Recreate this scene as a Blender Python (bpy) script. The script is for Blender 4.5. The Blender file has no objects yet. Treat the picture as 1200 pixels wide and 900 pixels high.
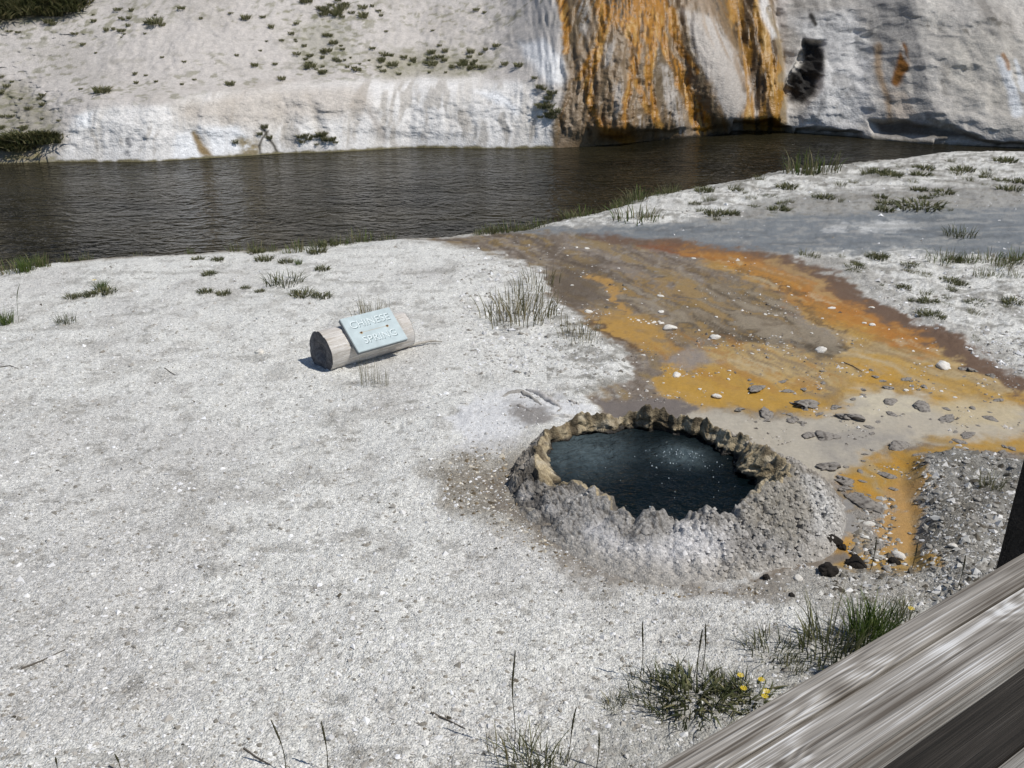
import bpy, bmesh, math, random
import numpy as np
from mathutils import Vector, Matrix

# ------------------------------------------------------------------ camera, sky, sun
sc = bpy.context.scene
H = 2.9
PITCH = math.radians(23.0)
F = 1040.0
cam_d = bpy.data.cameras.new('camera')
cam_d.sensor_width = 36.0
cam_d.lens = 36.0 * F / 1200.0
cam_d.clip_start = 0.05
cam_d.clip_end = 2000
cam = bpy.data.objects.new('camera', cam_d)
sc.collection.objects.link(cam)
cam.location = (0, 0, H)
cam.rotation_euler = (math.pi / 2 - PITCH, 0, 0)
sc.camera = cam

SUN_EL = math.radians(57)
SUN_AZ = math.radians(-22)          # 0 = +X (right of the view), negative = behind the camera
sd = Vector((math.cos(SUN_EL) * math.cos(SUN_AZ), math.cos(SUN_EL) * math.sin(SUN_AZ), math.sin(SUN_EL)))
world = bpy.data.worlds.new('World')
sc.world = world
world.use_nodes = True
wn = world.node_tree.nodes
wl = world.node_tree.links
sky = wn.new('ShaderNodeTexSky')
sky.sky_type = 'NISHITA'
sky.sun_disc = False
sky.sun_elevation = SUN_EL
sky.sun_rotation = math.atan2(sd.x, sd.y)
sky.altitude = 2200
wn['Background'].inputs[1].default_value = 0.085
wl.new(sky.outputs[0], wn['Background'].inputs[0])
sun_d = bpy.data.lights.new('sun', 'SUN')
sun_d.energy = 3.7
sun_d.angle = math.radians(0.53)
sun_d.color = (1.0, 0.965, 0.91)
sun = bpy.data.objects.new('sun', sun_d)
sc.collection.objects.link(sun)
sun.rotation_euler = (-sd).to_track_quat('-Z', 'Y').to_euler()
sc.view_settings.view_transform = 'Standard'
sc.view_settings.look = 'None'
sc.view_settings.exposure = 0.0
sc.view_settings.gamma = 1
sc.view_settings.use_curve_mapping = False

rng = np.random.default_rng(11)
random.seed(5)
col = sc.collection

# ------------------------------------------------------------------ photo pixel <-> place
CP, SP = math.cos(PITCH), math.sin(PITCH)

def P(px, py, z=0.0):
    """point on the level z that is seen at photo pixel px, py (1200 x 900)"""
    u = (np.asarray(px, float) - 600) / F
    v = -(np.asarray(py, float) - 450) / F
    fy = CP + v * SP
    fz = -SP + v * CP
    t = (z - H) / fz
    return u * t, fy * t

def PV(px, py, z=0.0):
    x, y = P(px, py, z)
    return Vector((float(x), float(y), z))

def proj(X, Y, Z):
    zc = np.maximum(Y * CP - (Z - H) * SP, 0.05)
    yc = Y * SP + (Z - H) * CP
    return 600 + F * X / zc, 450 - F * yc / zc, zc

# ------------------------------------------------------------------ numpy noise
def _h(ix, iy, seed):
    h = (ix.astype(np.int64) * 374761393 + iy.astype(np.int64) * 668265263 + seed * 1442695041) & 0xffffffff
    h = ((h ^ (h >> 13)) * 1274126177) & 0xffffffff
    h = ((h ^ (h >> 16)) * 2246822519) & 0xffffffff
    return ((h ^ (h >> 15)) & 0xffffff) / float(0xffffff)

def vnoise(x, y, seed=0):
    ix = np.floor(x); iy = np.floor(y)
    fx = x - ix; fy = y - iy
    fx = fx * fx * fx * (fx * (fx * 6 - 15) + 10); fy = fy * fy * fy * (fy * (fy * 6 - 15) + 10)
    a = _h(ix, iy, seed); b = _h(ix + 1, iy, seed); c = _h(ix, iy + 1, seed); d = _h(ix + 1, iy + 1, seed)
    return (a * (1 - fx) + b * fx) * (1 - fy) + (c * (1 - fx) + d * fx) * fy

def fbm(x, y, seed=0, octv=4, gain=0.5):
    s = 0; a = 1; t = 0
    for i in range(octv):
        s = s + a * (vnoise(x, y, seed + i * 17) * 2 - 1)
        t += a; a *= gain
        x = x * 2.03 + 13.7; y = y * 2.03 + 7.3
    return s / t

def worley(x, y, seed=0):
    ix = np.floor(x); iy = np.floor(y)
    f1 = np.full(x.shape, 9.0); f2 = np.full(x.shape, 9.0); idv = np.zeros(x.shape)
    for dx in (-1, 0, 1):
        for dy in (-1, 0, 1):
            cx = ix + dx; cy = iy + dy
            jx = cx + _h(cx, cy, seed); jy = cy + _h(cx, cy, seed + 91)
            d = np.hypot(x - jx, y - jy)
            n = d < f1
            f2 = np.where(n, f1, np.minimum(f2, d))
            idv = np.where(n, _h(cx, cy, seed + 55), idv)
            f1 = np.where(n, d, f1)
    return f1, f2, idv

def sstep(a, b, x):
    t = np.clip((x - a) / (b - a), 0, 1)
    return t * t * (3 - 2 * t)

def seg_dist(x, y, pts, closed=False):
    d = np.full(x.shape, 1e9); par = np.zeros(x.shape)
    n = len(pts)
    for i in range(n if closed else n - 1):
        ax, ay = pts[i][:2]; bx, by = pts[(i + 1) % n][:2]
        ex, ey = bx - ax, by - ay
        L = ex * ex + ey * ey + 1e-9
        t = np.clip(((x - ax) * ex + (y - ay) * ey) / L, 0, 1)
        q = np.hypot(x - ax - t * ex, y - ay - t * ey)
        m = q < d
        d = np.where(m, q, d); par = np.where(m, i + t, par)
    return d, par

def poly_sd(x, y, pts, margin=60):
    """signed distance, positive inside"""
    out = np.full(x.shape, -1e3)
    xs = [p[0] for p in pts]; ys = [p[1] for p in pts]
    m = (x > min(xs) - margin) & (x < max(xs) + margin) & (y > min(ys) - margin) & (y < max(ys) + margin)
    if not m.any():
        return out
    xx = x[m]; yy = y[m]
    d, _ = seg_dist(xx, yy, pts, True)
    ins = np.zeros(xx.shape, bool)
    n = len(pts)
    for i in range(n):
        ax, ay = pts[i]; bx, by = pts[(i + 1) % n]
        if ay == by: continue
        c = ((ay > yy) != (by > yy)) & (xx < (bx - ax) * (yy - ay) / (by - ay) + ax)
        ins ^= c
    out[m] = np.where(ins, d, -d)
    return out

def pmask(x, y, pts, soft):
    return sstep(-soft, soft, poly_sd(x, y, pts))

def lmask(x, y, pts, wid, soft):
    """painted line; wid a number or one per point"""
    xs = [p[0] for p in pts]; ys = [p[1] for p in pts]
    mw = (max(wid) if hasattr(wid, '__len__') else wid) + soft + 20
    out = np.zeros(x.shape)
    m = (x > min(xs) - mw) & (x < max(xs) + mw) & (y > min(ys) - mw) & (y < max(ys) + mw)
    if not m.any():
        return out
    d, par = seg_dist(x[m], y[m], pts)
    w = np.interp(par, np.arange(len(pts)), wid) if hasattr(wid, '__len__') else wid
    out[m] = 1 - sstep(w - soft, w + soft, d)
    return out

def lin(c):
    c = np.asarray(c, float) / 255.0
    return np.where(c <= 0.04045, c / 12.92, ((c + 0.055) / 1.055) ** 2.4)

def alb(r, g, b, k=1.08):
    return np.clip(lin((r, g, b)) * k, 0, 0.86)

class Paint:
    def __init__(s, n, base, wet=0.0, grav=1.0):
        s.c = np.tile(np.asarray(base, float), (n, 1)); s.wet = np.full(n, wet); s.grav = np.full(n, grav)
    def lay(s, m, color, wet=None, grav=None, a=1.0):
        m = np.clip(m * a, 0, 1)
        color = np.asarray(color)
        s.c = s.c * (1 - m[:, None]) + color * m[:, None]
        if wet is not None: s.wet = s.wet * (1 - m) + wet * m
        if grav is not None: s.grav = s.grav * (1 - m) + grav * m

# ------------------------------------------------------------------ mesh helpers
def mesh_np(name, verts, faces, smooth=True, uvcol=None, attrs=None):
    """verts (n,3), faces (m,3) or (m,4) int"""
    me = bpy.data.meshes.new(name)
    verts = np.asarray(verts, np.float32); faces = np.asarray(faces, np.int32)
    k = faces.shape[1]
    me.vertices.add(len(verts)); me.vertices.foreach_set('co', verts.ravel())
    me.loops.add(faces.size); me.loops.foreach_set('vertex_index', faces.ravel())
    me.polygons.add(len(faces))
    me.polygons.foreach_set('loop_start', np.arange(0, faces.size, k, dtype=np.int32))
    me.polygons.foreach_set('loop_total', np.full(len(faces), k, np.int32))
    me.polygons.foreach_set('use_smooth', np.full(len(faces), smooth, bool))
    if uvcol is not None:
        a = me.color_attributes.new('Col', 'FLOAT_COLOR', 'POINT')
        rgba = np.ones((len(verts), 4), np.float32); rgba[:, :3] = uvcol
        a.data.foreach_set('color', rgba.ravel())
    for nm, v in (attrs or {}).items():
        a = me.attributes.new(nm, 'FLOAT', 'POINT')
        a.data.foreach_set('value', np.asarray(v, np.float32).ravel())
    me.update(); me.validate()
    return me

def grid_faces(nr, nc, wrap=False):
    i = np.arange(nr - 1)[:, None]; j = np.arange(nc if wrap else nc - 1)[None, :]
    j2 = (j + 1) % nc
    a = i * nc + j; b = i * nc + j2; c = (i + 1) * nc + j2; d = (i + 1) * nc + j
    return np.stack([a.ravel(), b.ravel(), c.ravel(), d.ravel()], 1)

def link(name, me, mat=None, parent=None):
    o = bpy.data.objects.new(name, me); col.objects.link(o)
    if mat is not None and me is not None and not me.materials:
        me.materials.append(mat)
    if parent is not None: o.parent = parent
    return o

def tag(o, label=None, cat=None, group=None, kind=None):
    if label: o['label'] = label
    if cat: o['category'] = cat
    if group: o['group'] = group
    if kind: o['kind'] = kind
    return o

# ------------------------------------------------------------------ materials
class NT:
    def __init__(s, name):
        s.m = bpy.data.materials.new(name); s.m.use_nodes = True
        s.n = s.m.node_tree.nodes; s.l = s.m.node_tree.links
        s.b = s.n['Principled BSDF']
    def node(s, t, **k):
        q = s.n.new(t)
        for a, v in k.items(): setattr(q, a, v)
        return q
    def val(s, x):
        q = s.node('ShaderNodeValue'); q.outputs[0].default_value = x; return q.outputs[0]
    def link(s, a, b):
        if isinstance(a, (int, float)): b.default_value = a
        else: s.l.new(a, b)
    def math(s, op, a, b=0.0, c=None, clamp=False):
        q = s.node('ShaderNodeMath', operation=op, use_clamp=clamp)
        s.link(a, q.inputs[0]); s.link(b, q.inputs[1])
        if c is not None: s.link(c, q.inputs[2])
        return q.outputs[0]
    def maprange(s, v, a, b, c, d):
        q = s.node('ShaderNodeMapRange')
        s.link(v, q.inputs[0])
        for i, x in enumerate((a, b, c, d)): s.link(x, q.inputs[i + 1])
        return q.outputs[0]
    def attr(s, name):
        return s.node('ShaderNodeAttribute', attribute_name=name)
    def coord(s, which='Object', scale=(1, 1, 1)):
        t = s.node('ShaderNodeTexCoord'); mp = s.node('ShaderNodeMapping')
        mp.inputs['Scale'].default_value = scale
        s.l.new(t.outputs[which], mp.inputs['Vector'])
        return mp.outputs[0]
    def noise(s, vec, scale, detail=4, rough=0.55, dist=0.0):
        q = s.node('ShaderNodeTexNoise'); s.l.new(vec, q.inputs['Vector'])
        q.inputs['Scale'].default_value = scale; q.inputs['Detail'].default_value = detail
        q.inputs['Roughness'].default_value = rough; q.inputs['Distortion'].default_value = dist
        return q.outputs[0]
    def voro(s, vec, scale, feature='F1', out='Distance'):
        q = s.node('ShaderNodeTexVoronoi', feature=feature); s.l.new(vec, q.inputs['Vector'])
        q.inputs['Scale'].default_value = scale
        return q.outputs[out]
    def mixc(s, f, a, b, mode='MIX'):
        q = s.node('ShaderNodeMix', data_type='RGBA', blend_type=mode)
        s.link(f, q.inputs[0])
        for x, i in ((a, 6), (b, 7)):
            if isinstance(x, (tuple, list)): q.inputs[i].default_value = (*x[:3], 1)
            else: s.l.new(x, q.inputs[i])
        return q.outputs[2]
    def scalec(s, colr, f):
        q = s.node('ShaderNodeVectorMath', operation='SCALE')
        s.l.new(colr, q.inputs[0]); s.link(f, q.inputs[3])
        return q.outputs[0]
    def bump(s, hgt, strength, dist):
        q = s.node('ShaderNodeBump'); s.link(strength, q.inputs['Strength']); q.inputs['Distance'].default_value = dist
        s.l.new(hgt, q.inputs['Height'])
        s.l.new(q.outputs[0], s.b.inputs['Normal'])
        return q
    def ramp(s, v, pts):
        q = s.node('ShaderNodeValToRGB'); s.link(v, q.inputs[0])
        e = q.color_ramp.elements
        while len(e) < len(pts): e.new(0.5)
        for el, (p, c) in zip(e, pts):
            el.position = p; el.color = (*c[:3], 1) if hasattr(c, '__len__') else (c, c, c, 1)
        return q.outputs[0]

def terrain_mat(name, fine, bump_d, stretch=(1, 1, 1), wet_rough=0.22, spec_dark=0.55, wetspec=0.5):
    t = NT(name)
    v = t.coord('Object', stretch)
    c = t.attr('Col').outputs['Color']; wet = t.attr('wet').outputs['Fac']; gr = t.attr('grav').outputs['Fac']
    n1 = t.noise(v, fine * 0.35, 6, 0.72)
    n2 = t.noise(v, fine * 1.6, 3, 0.6)
    vc = t.voro(v, fine * 1.1, 'F1', 'Color')
    sep = t.node('ShaderNodeSeparateColor'); t.l.new(vc, sep.inputs[0])
    vd = t.voro(v, fine * 1.1)
    # stone to stone tone, darker grit between
    tone = t.maprange(sep.outputs[0], 0, 1, 0.66, 1.2)
    grit = t.maprange(n2, 0.28, 0.45, spec_dark, 1.0)
    tone = t.math('MULTIPLY', tone, grit)
    tone = t.math('ADD', t.math('MULTIPLY', t.math('SUBTRACT', tone, 1.0), gr), 1.0)
    mott = t.maprange(n1, 0.25, 0.75, 0.84, 1.14)
    out = t.scalec(t.scalec(c, tone), mott)
    t.l.new(out, t.b.inputs['Base Color'])
    r = t.maprange(wet, 0, 1, 0.92, wet_rough)
    r = t.math('ADD', r, t.math('MULTIPLY', t.math('SUBTRACT', n1, 0.5), 0.25), clamp=True)
    t.link(r, t.b.inputs['Roughness'])
    t.link(t.maprange(wet, 0, 1, 0.12, wetspec), t.b.inputs['Specular IOR Level'])
    h = t.math('ADD', t.math('MULTIPLY', n2, 0.6), t.math('MULTIPLY', t.math('SUBTRACT', 0.7, vd), 0.55))
    h = t.math('ADD', h, t.math('MULTIPLY', n1, 0.9))
    t.bump(h, t.maprange(gr, 0, 1, 0.22, 0.95), bump_d)
    return t.m

M = {}
M['ground'] = terrain_mat('sinter_ground', 80, 0.016, spec_dark=0.55)
M['hill'] = terrain_mat('hillside', 19, 0.028, spec_dark=0.6)
M['cone'] = terrain_mat('cone_sinter', 75, 0.010, spec_dark=0.6)

def vcol_mat(name, rough=0.8, spec=0.2, transl=0.0, nscale=60, var=0.2, bump=0.0):
    t = NT(name)
    c = t.attr('Col').outputs['Color']
    v = t.coord('Object')
    n = t.noise(v, nscale, 4, 0.6)
    t.l.new(t.scalec(c, t.maprange(n, 0.25, 0.75, 1 - var, 1 + var)), t.b.inputs['Base Color'])
    t.b.inputs['Roughness'].default_value = rough
    t.b.inputs['Specular IOR Level'].default_value = spec
    if bump: t.bump(n, 0.7, bump)
    if transl:
        tr = t.node('ShaderNodeBsdfTranslucent'); t.l.new(c, tr.inputs[0])
        mx = t.node('ShaderNodeMixShader'); mx.inputs[0].default_value = transl
        t.l.new(t.b.outputs[0], mx.inputs[1]); t.l.new(tr.outputs[0], mx.inputs[2])
        t.l.new(mx.outputs[0], t.n['Material Output'].inputs[0])
    return t.m

M['grass'] = vcol_mat('grass_blades', 0.6, 0.25, 0.25, 30, 0.15)
M['stone'] = vcol_mat('sinter_stone', 0.9, 0.15, 0, 55, 0.25, 0.006)
M['chips'] = vcol_mat('sinter_chips', 0.95, 0.1, 0, 20, 0.1)

def water_mat(name, deep, scl, strength, dist, rough, spec, haze_col=None):
    t = NT(name)
    v = t.coord('Object', scl)
    n1 = t.noise(v, 1.0, 2, 0.5, 1.4); n2 = t.noise(v, 2.6, 2, 0.5, 0.8)
    h = t.math('ADD', t.math('MULTIPLY', n1, 0.8), t.math('MULTIPLY', n2, 0.3))
    pn_ = t.noise(t.coord('Object', (0.35, 0.5, 1)), 1.0, 2, 0.5)
    h = t.math('MULTIPLY', h, t.maprange(pn_, 0.3, 0.7, 0.55, 1.25))
    cn = t.noise(t.coord('Object', (0.35, 0.6, 1)), 1.0, 4, 0.6)
    base = t.mixc(t.maprange(cn, 0.35, 0.7, 0, 1), deep[0], deep[1])
    if haze_col:
        at = t.attr('haze_boil').outputs['Fac']
        mn = t.noise(t.coord('Object'), 7.0, 5, 0.65, 0.8)
        f = t.math('MULTIPLY', at, t.maprange(mn, 0.25, 0.7, 0.25, 1.0))
        base = t.mixc(f, base, haze_col)  # pale haze mixed into the water colour
    t.l.new(base, t.b.inputs['Base Color'])
    t.b.inputs['Roughness'].default_value = rough
    t.b.inputs['IOR'].default_value = 1.33
    t.b.inputs['Specular IOR Level'].default_value = spec
    t.bump(h, strength, dist)
    return t.m

M['river'] = water_mat('river_water', ((0.010, 0.009, 0.005), (0.030, 0.025, 0.013)), (2.1, 2.9, 1), 1.0, 0.14, 0.11, 0.10)
M['pool'] = water_mat('pool_water', ((0.002, 0.004, 0.005), (0.004, 0.009, 0.011)), (9, 11, 1), 0.9, 0.05, 0.04, 0.25, (0.14, 0.185, 0.20))

def wood_mat(name, light, dark, streak, scale=1.0, ringy=1.0, rough=0.8, knots=()):
    t = NT(name)
    v = t.coord('Object', (0.7 * scale, 16 * scale, 16 * scale))
    v2 = t.coord('Object', (3 * scale, 130 * scale, 130 * scale))
    v3 = t.coord('Object', (1.2, 1.6, 1.6))
    g = t.noise(v, 1.6, 3, 0.5, 0.6)
    spot = None
    for kx, ky, kz, kr in knots:
        tc = t.node('ShaderNodeTexCoord')
        mp = t.node('ShaderNodeMapping', vector_type='POINT')
        mp.inputs['Location'].default_value = (-kx * 0.55, -ky, -kz); mp.inputs['Scale'].default_value = (0.55, 1, 1)
        t.l.new(tc.outputs['Object'], mp.inputs['Vector'])
        ln = t.node('ShaderNodeVectorMath', operation='LENGTH'); t.l.new(mp.outputs[0], ln.inputs[0])
        dn = t.math('DIVIDE', ln.outputs['Value'], kr)
        ex_ = t.math('POWER', 2.718, t.math('MULTIPLY', t.math('MULTIPLY', dn, dn), -1.0))
        g = t.math('ADD', g, t.math('MULTIPLY', ex_, 0.30))
        dk = t.math('POWER', 2.718, t.math('MULTIPLY', t.math('MULTIPLY', dn, dn), -14.0))
        spot = dk if spot is None else t.math('ADD', spot, dk)
    wv = t.node('ShaderNodeMath', operation='SINE'); t.l.new(t.math('MULTIPLY', g, 46 * ringy), wv.inputs[0])
    fine = t.noise(v2, 1.0, 4, 0.7)
    hair = t.noise(t.coord('Object', (2.5 * scale, 330 * scale, 330 * scale)), 1.0, 2, 0.6)
    fine = t.math('ADD', t.math('ADD', t.math('MULTIPLY', fine, 0.6), t.math('MULTIPLY', hair, 0.6)), -0.1)
    pat = t.noise(v3, 3.0, 4, 0.6)
    f = t.math('ADD', t.math('MULTIPLY', wv.outputs[0], 0.09), t.maprange(fine, 0.36, 0.64, 0.2, 0.6))
    f = t.math('ADD', f, t.math('MULTIPLY', t.math('SUBTRACT', hair, 0.5), 0.75))
    f = t.math('ADD', f, t.math('MULTIPLY', t.math('SUBTRACT', pat, 0.5), 0.7))
    f = t.math('ADD', f, t.math('MULTIPLY', t.math('SUBTRACT', g, 0.5), 0.9))
    ck = t.noise(t.coord('Object', (1.6 * scale, 46 * scale, 46 * scale)), 1.0, 3, 0.55)
    f = t.math('SUBTRACT', f, t.math('MULTIPLY', t.maprange(ck, 0.635, 0.66, 0, 1), 0.35))
    if spot is not None: f = t.math('SUBTRACT', f, t.math('MULTIPLY', spot, 0.5))
    c = t.ramp(f, [(0.05, dark), (0.38, tuple(np.array(light) * 0.62 + np.array(dark) * 0.3)), (0.6, light), (0.9, streak)])
    t.l.new(c, t.b.inputs['Base Color'])
    t.b.inputs['Roughness'].default_value = rough
    t.b.inputs['Specular IOR Level'].default_value = 0.25
    t.bump(t.math('ADD', fine, t.math('MULTIPLY', wv.outputs[0], 0.2)), 0.6, 0.004)
    return t.m

M['rail_wood'] = wood_mat('weathered_rail_wood', (0.345, 0.32, 0.285), (0.115, 0.098, 0.08), (0.66, 0.65, 0.63), knots=((0.30, -0.02, 5 - 0.03, 0.05), (0.12, -0.075, 2.15, 0.022), (-0.02, -0.09, 2.15, 0.02), (0.62, -0.06, 2.15, 0.03), (0.05, -0.03, 4.97, 0.02)))
M['post_shade_wood'] = wood_mat('shade_dark_post_wood', (0.044, 0.037, 0.031), (0.014, 0.012, 0.010), (0.075, 0.066, 0.058))  # near-black wood; the shade around the rail is put into its colour
M['deck_wood'] = wood_mat('deck_wood', (0.30, 0.29, 0.275), (0.12, 0.11, 0.10), (0.45, 0.45, 0.44))
M['log_wood'] = wood_mat('bleached_log', (0.72, 0.685, 0.64), (0.42, 0.37, 0.31), (0.80, 0.785, 0.76), 1.6)
M['log_end'] = wood_mat('shaded_log_end', (0.17, 0.165, 0.17), (0.035, 0.034, 0.038), (0.26, 0.26, 0.27), 1.0)  # dark grey carries the shade of the end face turned from the sun

def plain_mat(name, c, rough=0.7, var=0.12, scale=30, spec=0.3, metallic=0):
    t = NT(name)
    n = t.noise(t.coord('Object'), scale, 5, 0.6)
    cc = t.mixc(t.maprange(n, 0.3, 0.7, 0, 1), tuple(np.array(c) * (1 - var)), tuple(np.array(c) * (1 + var)))
    t.l.new(cc, t.b.inputs['Base Color'])
    t.b.inputs['Roughness'].default_value = rough
    t.b.inputs['Specular IOR Level'].default_value = spec
    t.b.inputs['Metallic'].default_value = metallic
    return t.m
M['board'] = plain_mat('sign_paint', (0.46, 0.535, 0.545), 0.6, 0.12, 14)
M['board_edge_shade'] = plain_mat('sign_edge_shade', (0.20, 0.22, 0.23), 0.8, 0.2, 25)  # darker tone puts the shade on the board's sides into the colour
M['letter'] = plain_mat('letter_paint', (0.70, 0.77, 0.77), 0.6, 0.08)
M['carve_shade'] = plain_mat('letter_shade', (0.14, 0.19, 0.20), 0.7, 0.15)
M['rust'] = plain_mat('rusty_bolt', (0.13, 0.055, 0.025), 0.7, 0.4, 200)
M['rust_stain'] = plain_mat('rust_stain', (0.42, 0.33, 0.20), 0.8, 0.3, 200)
M['flower'] = plain_mat('yellow_petals', (0.75, 0.55, 0.03), 0.6, 0.2, 80)
M['bubble'] = plain_mat('foam_bubbles', (0.55, 0.62, 0.65), 0.08, 0.1, 50, 0.6)

# ------------------------------------------------------------------ banks in the photograph
NEAR_BANK = [(-400, 330), (-100, 312), (0, 306), (60, 297), (130, 293), (200, 289), (300, 282), (400, 275), (450, 271), (520, 267), (560, 263),
             (620, 257), (700, 240), (760, 222), (850, 206), (930, 192), (1000, 186), (1050, 181), (1090, 175), (1130, 170), (1250, 166), (1600, 164)]
FAR_BANK = [(-400, 194), (0, 192), (60, 190), (170, 190), (270, 184), (330, 180), (400, 178), (480, 173), (560, 174), (650, 174), (720, 170), (760, 166),
            (820, 161), (870, 156), (930, 157), (1000, 162), (1060, 167), (1100, 171), (1200, 175), (1600, 178)]
nbx = [p[0] for p in NEAR_BANK]; nby = [p[1] for p in NEAR_BANK]
fbx = [p[0] for p in FAR_BANK]; fby = [p[1] for p in FAR_BANK]
WATER = -0.45

GRAVEL_MOUND = [(1075, 540), (1120, 528), (1200, 545), (1300, 560), (1300, 720), (1120, 720), (1085, 660), (1090, 610)]
BASIN = [(480, 272), (560, 266), (640, 262), (700, 264), (760, 277), (840, 285), (920, 298), (965, 310), (1010, 335), (1060, 372), (1120, 408),
         (1210, 452), (1280, 480), (1280, 560), (1190, 548), (1130, 535), (1085, 536), (1068, 562), (1080, 620), (1078, 668), (1020, 674), (955, 655),
         (950, 575), (890, 545), (800, 522), (705, 494), (690, 462), (735, 440), (722, 402), (684, 372), (650, 345), (640, 320), (600, 300), (540, 284)]

def gz(X, Y):
    """height of the near ground"""
    X = np.asarray(X, float); Y = np.asarray(Y, float)
    px, py, zc = proj(X, Y, 0 * X)
    z = 0.05 * fbm(X * 0.35, Y * 0.35, 3, 3) + 0.022 * fbm(X * 1.7, Y * 1.7, 5, 3) + 0.010 * fbm(X * 7, Y * 7, 9, 3)
    bas = sstep(-14, 14, poly_sd(px, py, BASIN, 80)) * (Y > 2)
    z = z * (1 - 0.75 * bas) - 0.035 * bas
    bas2 = sstep(-10, 10, poly_sd(px, py, BASIN, 80)) * (Y > 2)
    z = z + bas2 * 0.006 * fbm(X * 9, Y * 9, 31, 3)
    mnd = pmask(px, py, GRAVEL_MOUND, 22) * (Y > 2)
    z = z + mnd * (0.09 + 0.04 * fbm(X * 5, Y * 5, 33, 3))
    front = np.where(Y > 5, 1.0, 0.0)
    yb = np.interp(px, nbx, nby)
    _, Yb = P(px, yb, 0.0)
    d = (Y - Yb) + 0.16 * fbm(X * 1.3, Y * 1.3, 41, 3)
    z = z - front * (0.10 * sstep(-0.9, 0, d) + 1.0 * sstep(-0.08, 0.75, d))
    return z

def gpt(px, py):
    """ground point seen at a photo pixel"""
    z = 0.0
    for _ in range(4):
        x, y = P(px, py, z)
        z = float(gz(np.array([x]), np.array([y]))[0])
    return Vector((float(x), float(y), z))

# ------------------------------------------------------------------ outline of the spring's rim
CEN = PV(790, 548, 0.10)
def polar(pts, z):
    a = []
    for x, y in pts:
        q = PV(x, y, z(x, y) if callable(z) else z) - CEN
        a.append((math.atan2(q.y, q.x), math.hypot(q.x, q.y)))
    a.sort()
    th = np.array([t for t, _ in a]); r = np.array([q for _, q in a])
    th = np.concatenate([th - 2 * math.pi, th, th + 2 * math.pi]); r = np.tile(r, 3)
    return lambda t: np.interp(t, th, r)
CREST = [(627, 534), (637, 508), (662, 494), (700, 489), (740, 482), (780, 480), (820, 488), (850, 499), (880, 514), (908, 528), (930, 541), (917, 560), (893, 577), (862, 592),
         (830, 600), (800, 603), (770, 603), (742, 600), (714, 584), (692, 572), (665, 565), (640, 562), (628, 550)]
BASE = [(596, 560), (598, 530), (614, 506), (650, 488), (740, 476), (800, 474), (866, 492), (926, 524), (962, 556), (988, 592), (984, 628), (960, 652), (900, 674), (840, 687), (760, 682), (700, 663), (660, 642), (622, 612), (604, 588)]
CREST_Z = 0.20
CZ = [(-3.1416, 0.10), (-2.6, 0.11), (-2.0, 0.125), (-1.4, 0.15), (-0.7, 0.175), (-0.1, 0.175), (0.4, 0.155), (1.0, 0.13), (1.6, 0.12), (2.2, 0.09), (2.8, 0.09), (3.1416, 0.10)]
def crest_h(t):
    return np.interp(t, [c[0] for c in CZ], [c[1] for c in CZ])
def crest_z(x, y):
    q = PV(x, y, 0.15) - CEN
    return float(crest_h(math.atan2(q.y, q.x)))
r_crest = polar(CREST, crest_z); r_base = polar(BASE, 0.0)
POOL_Z = -0.02

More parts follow.
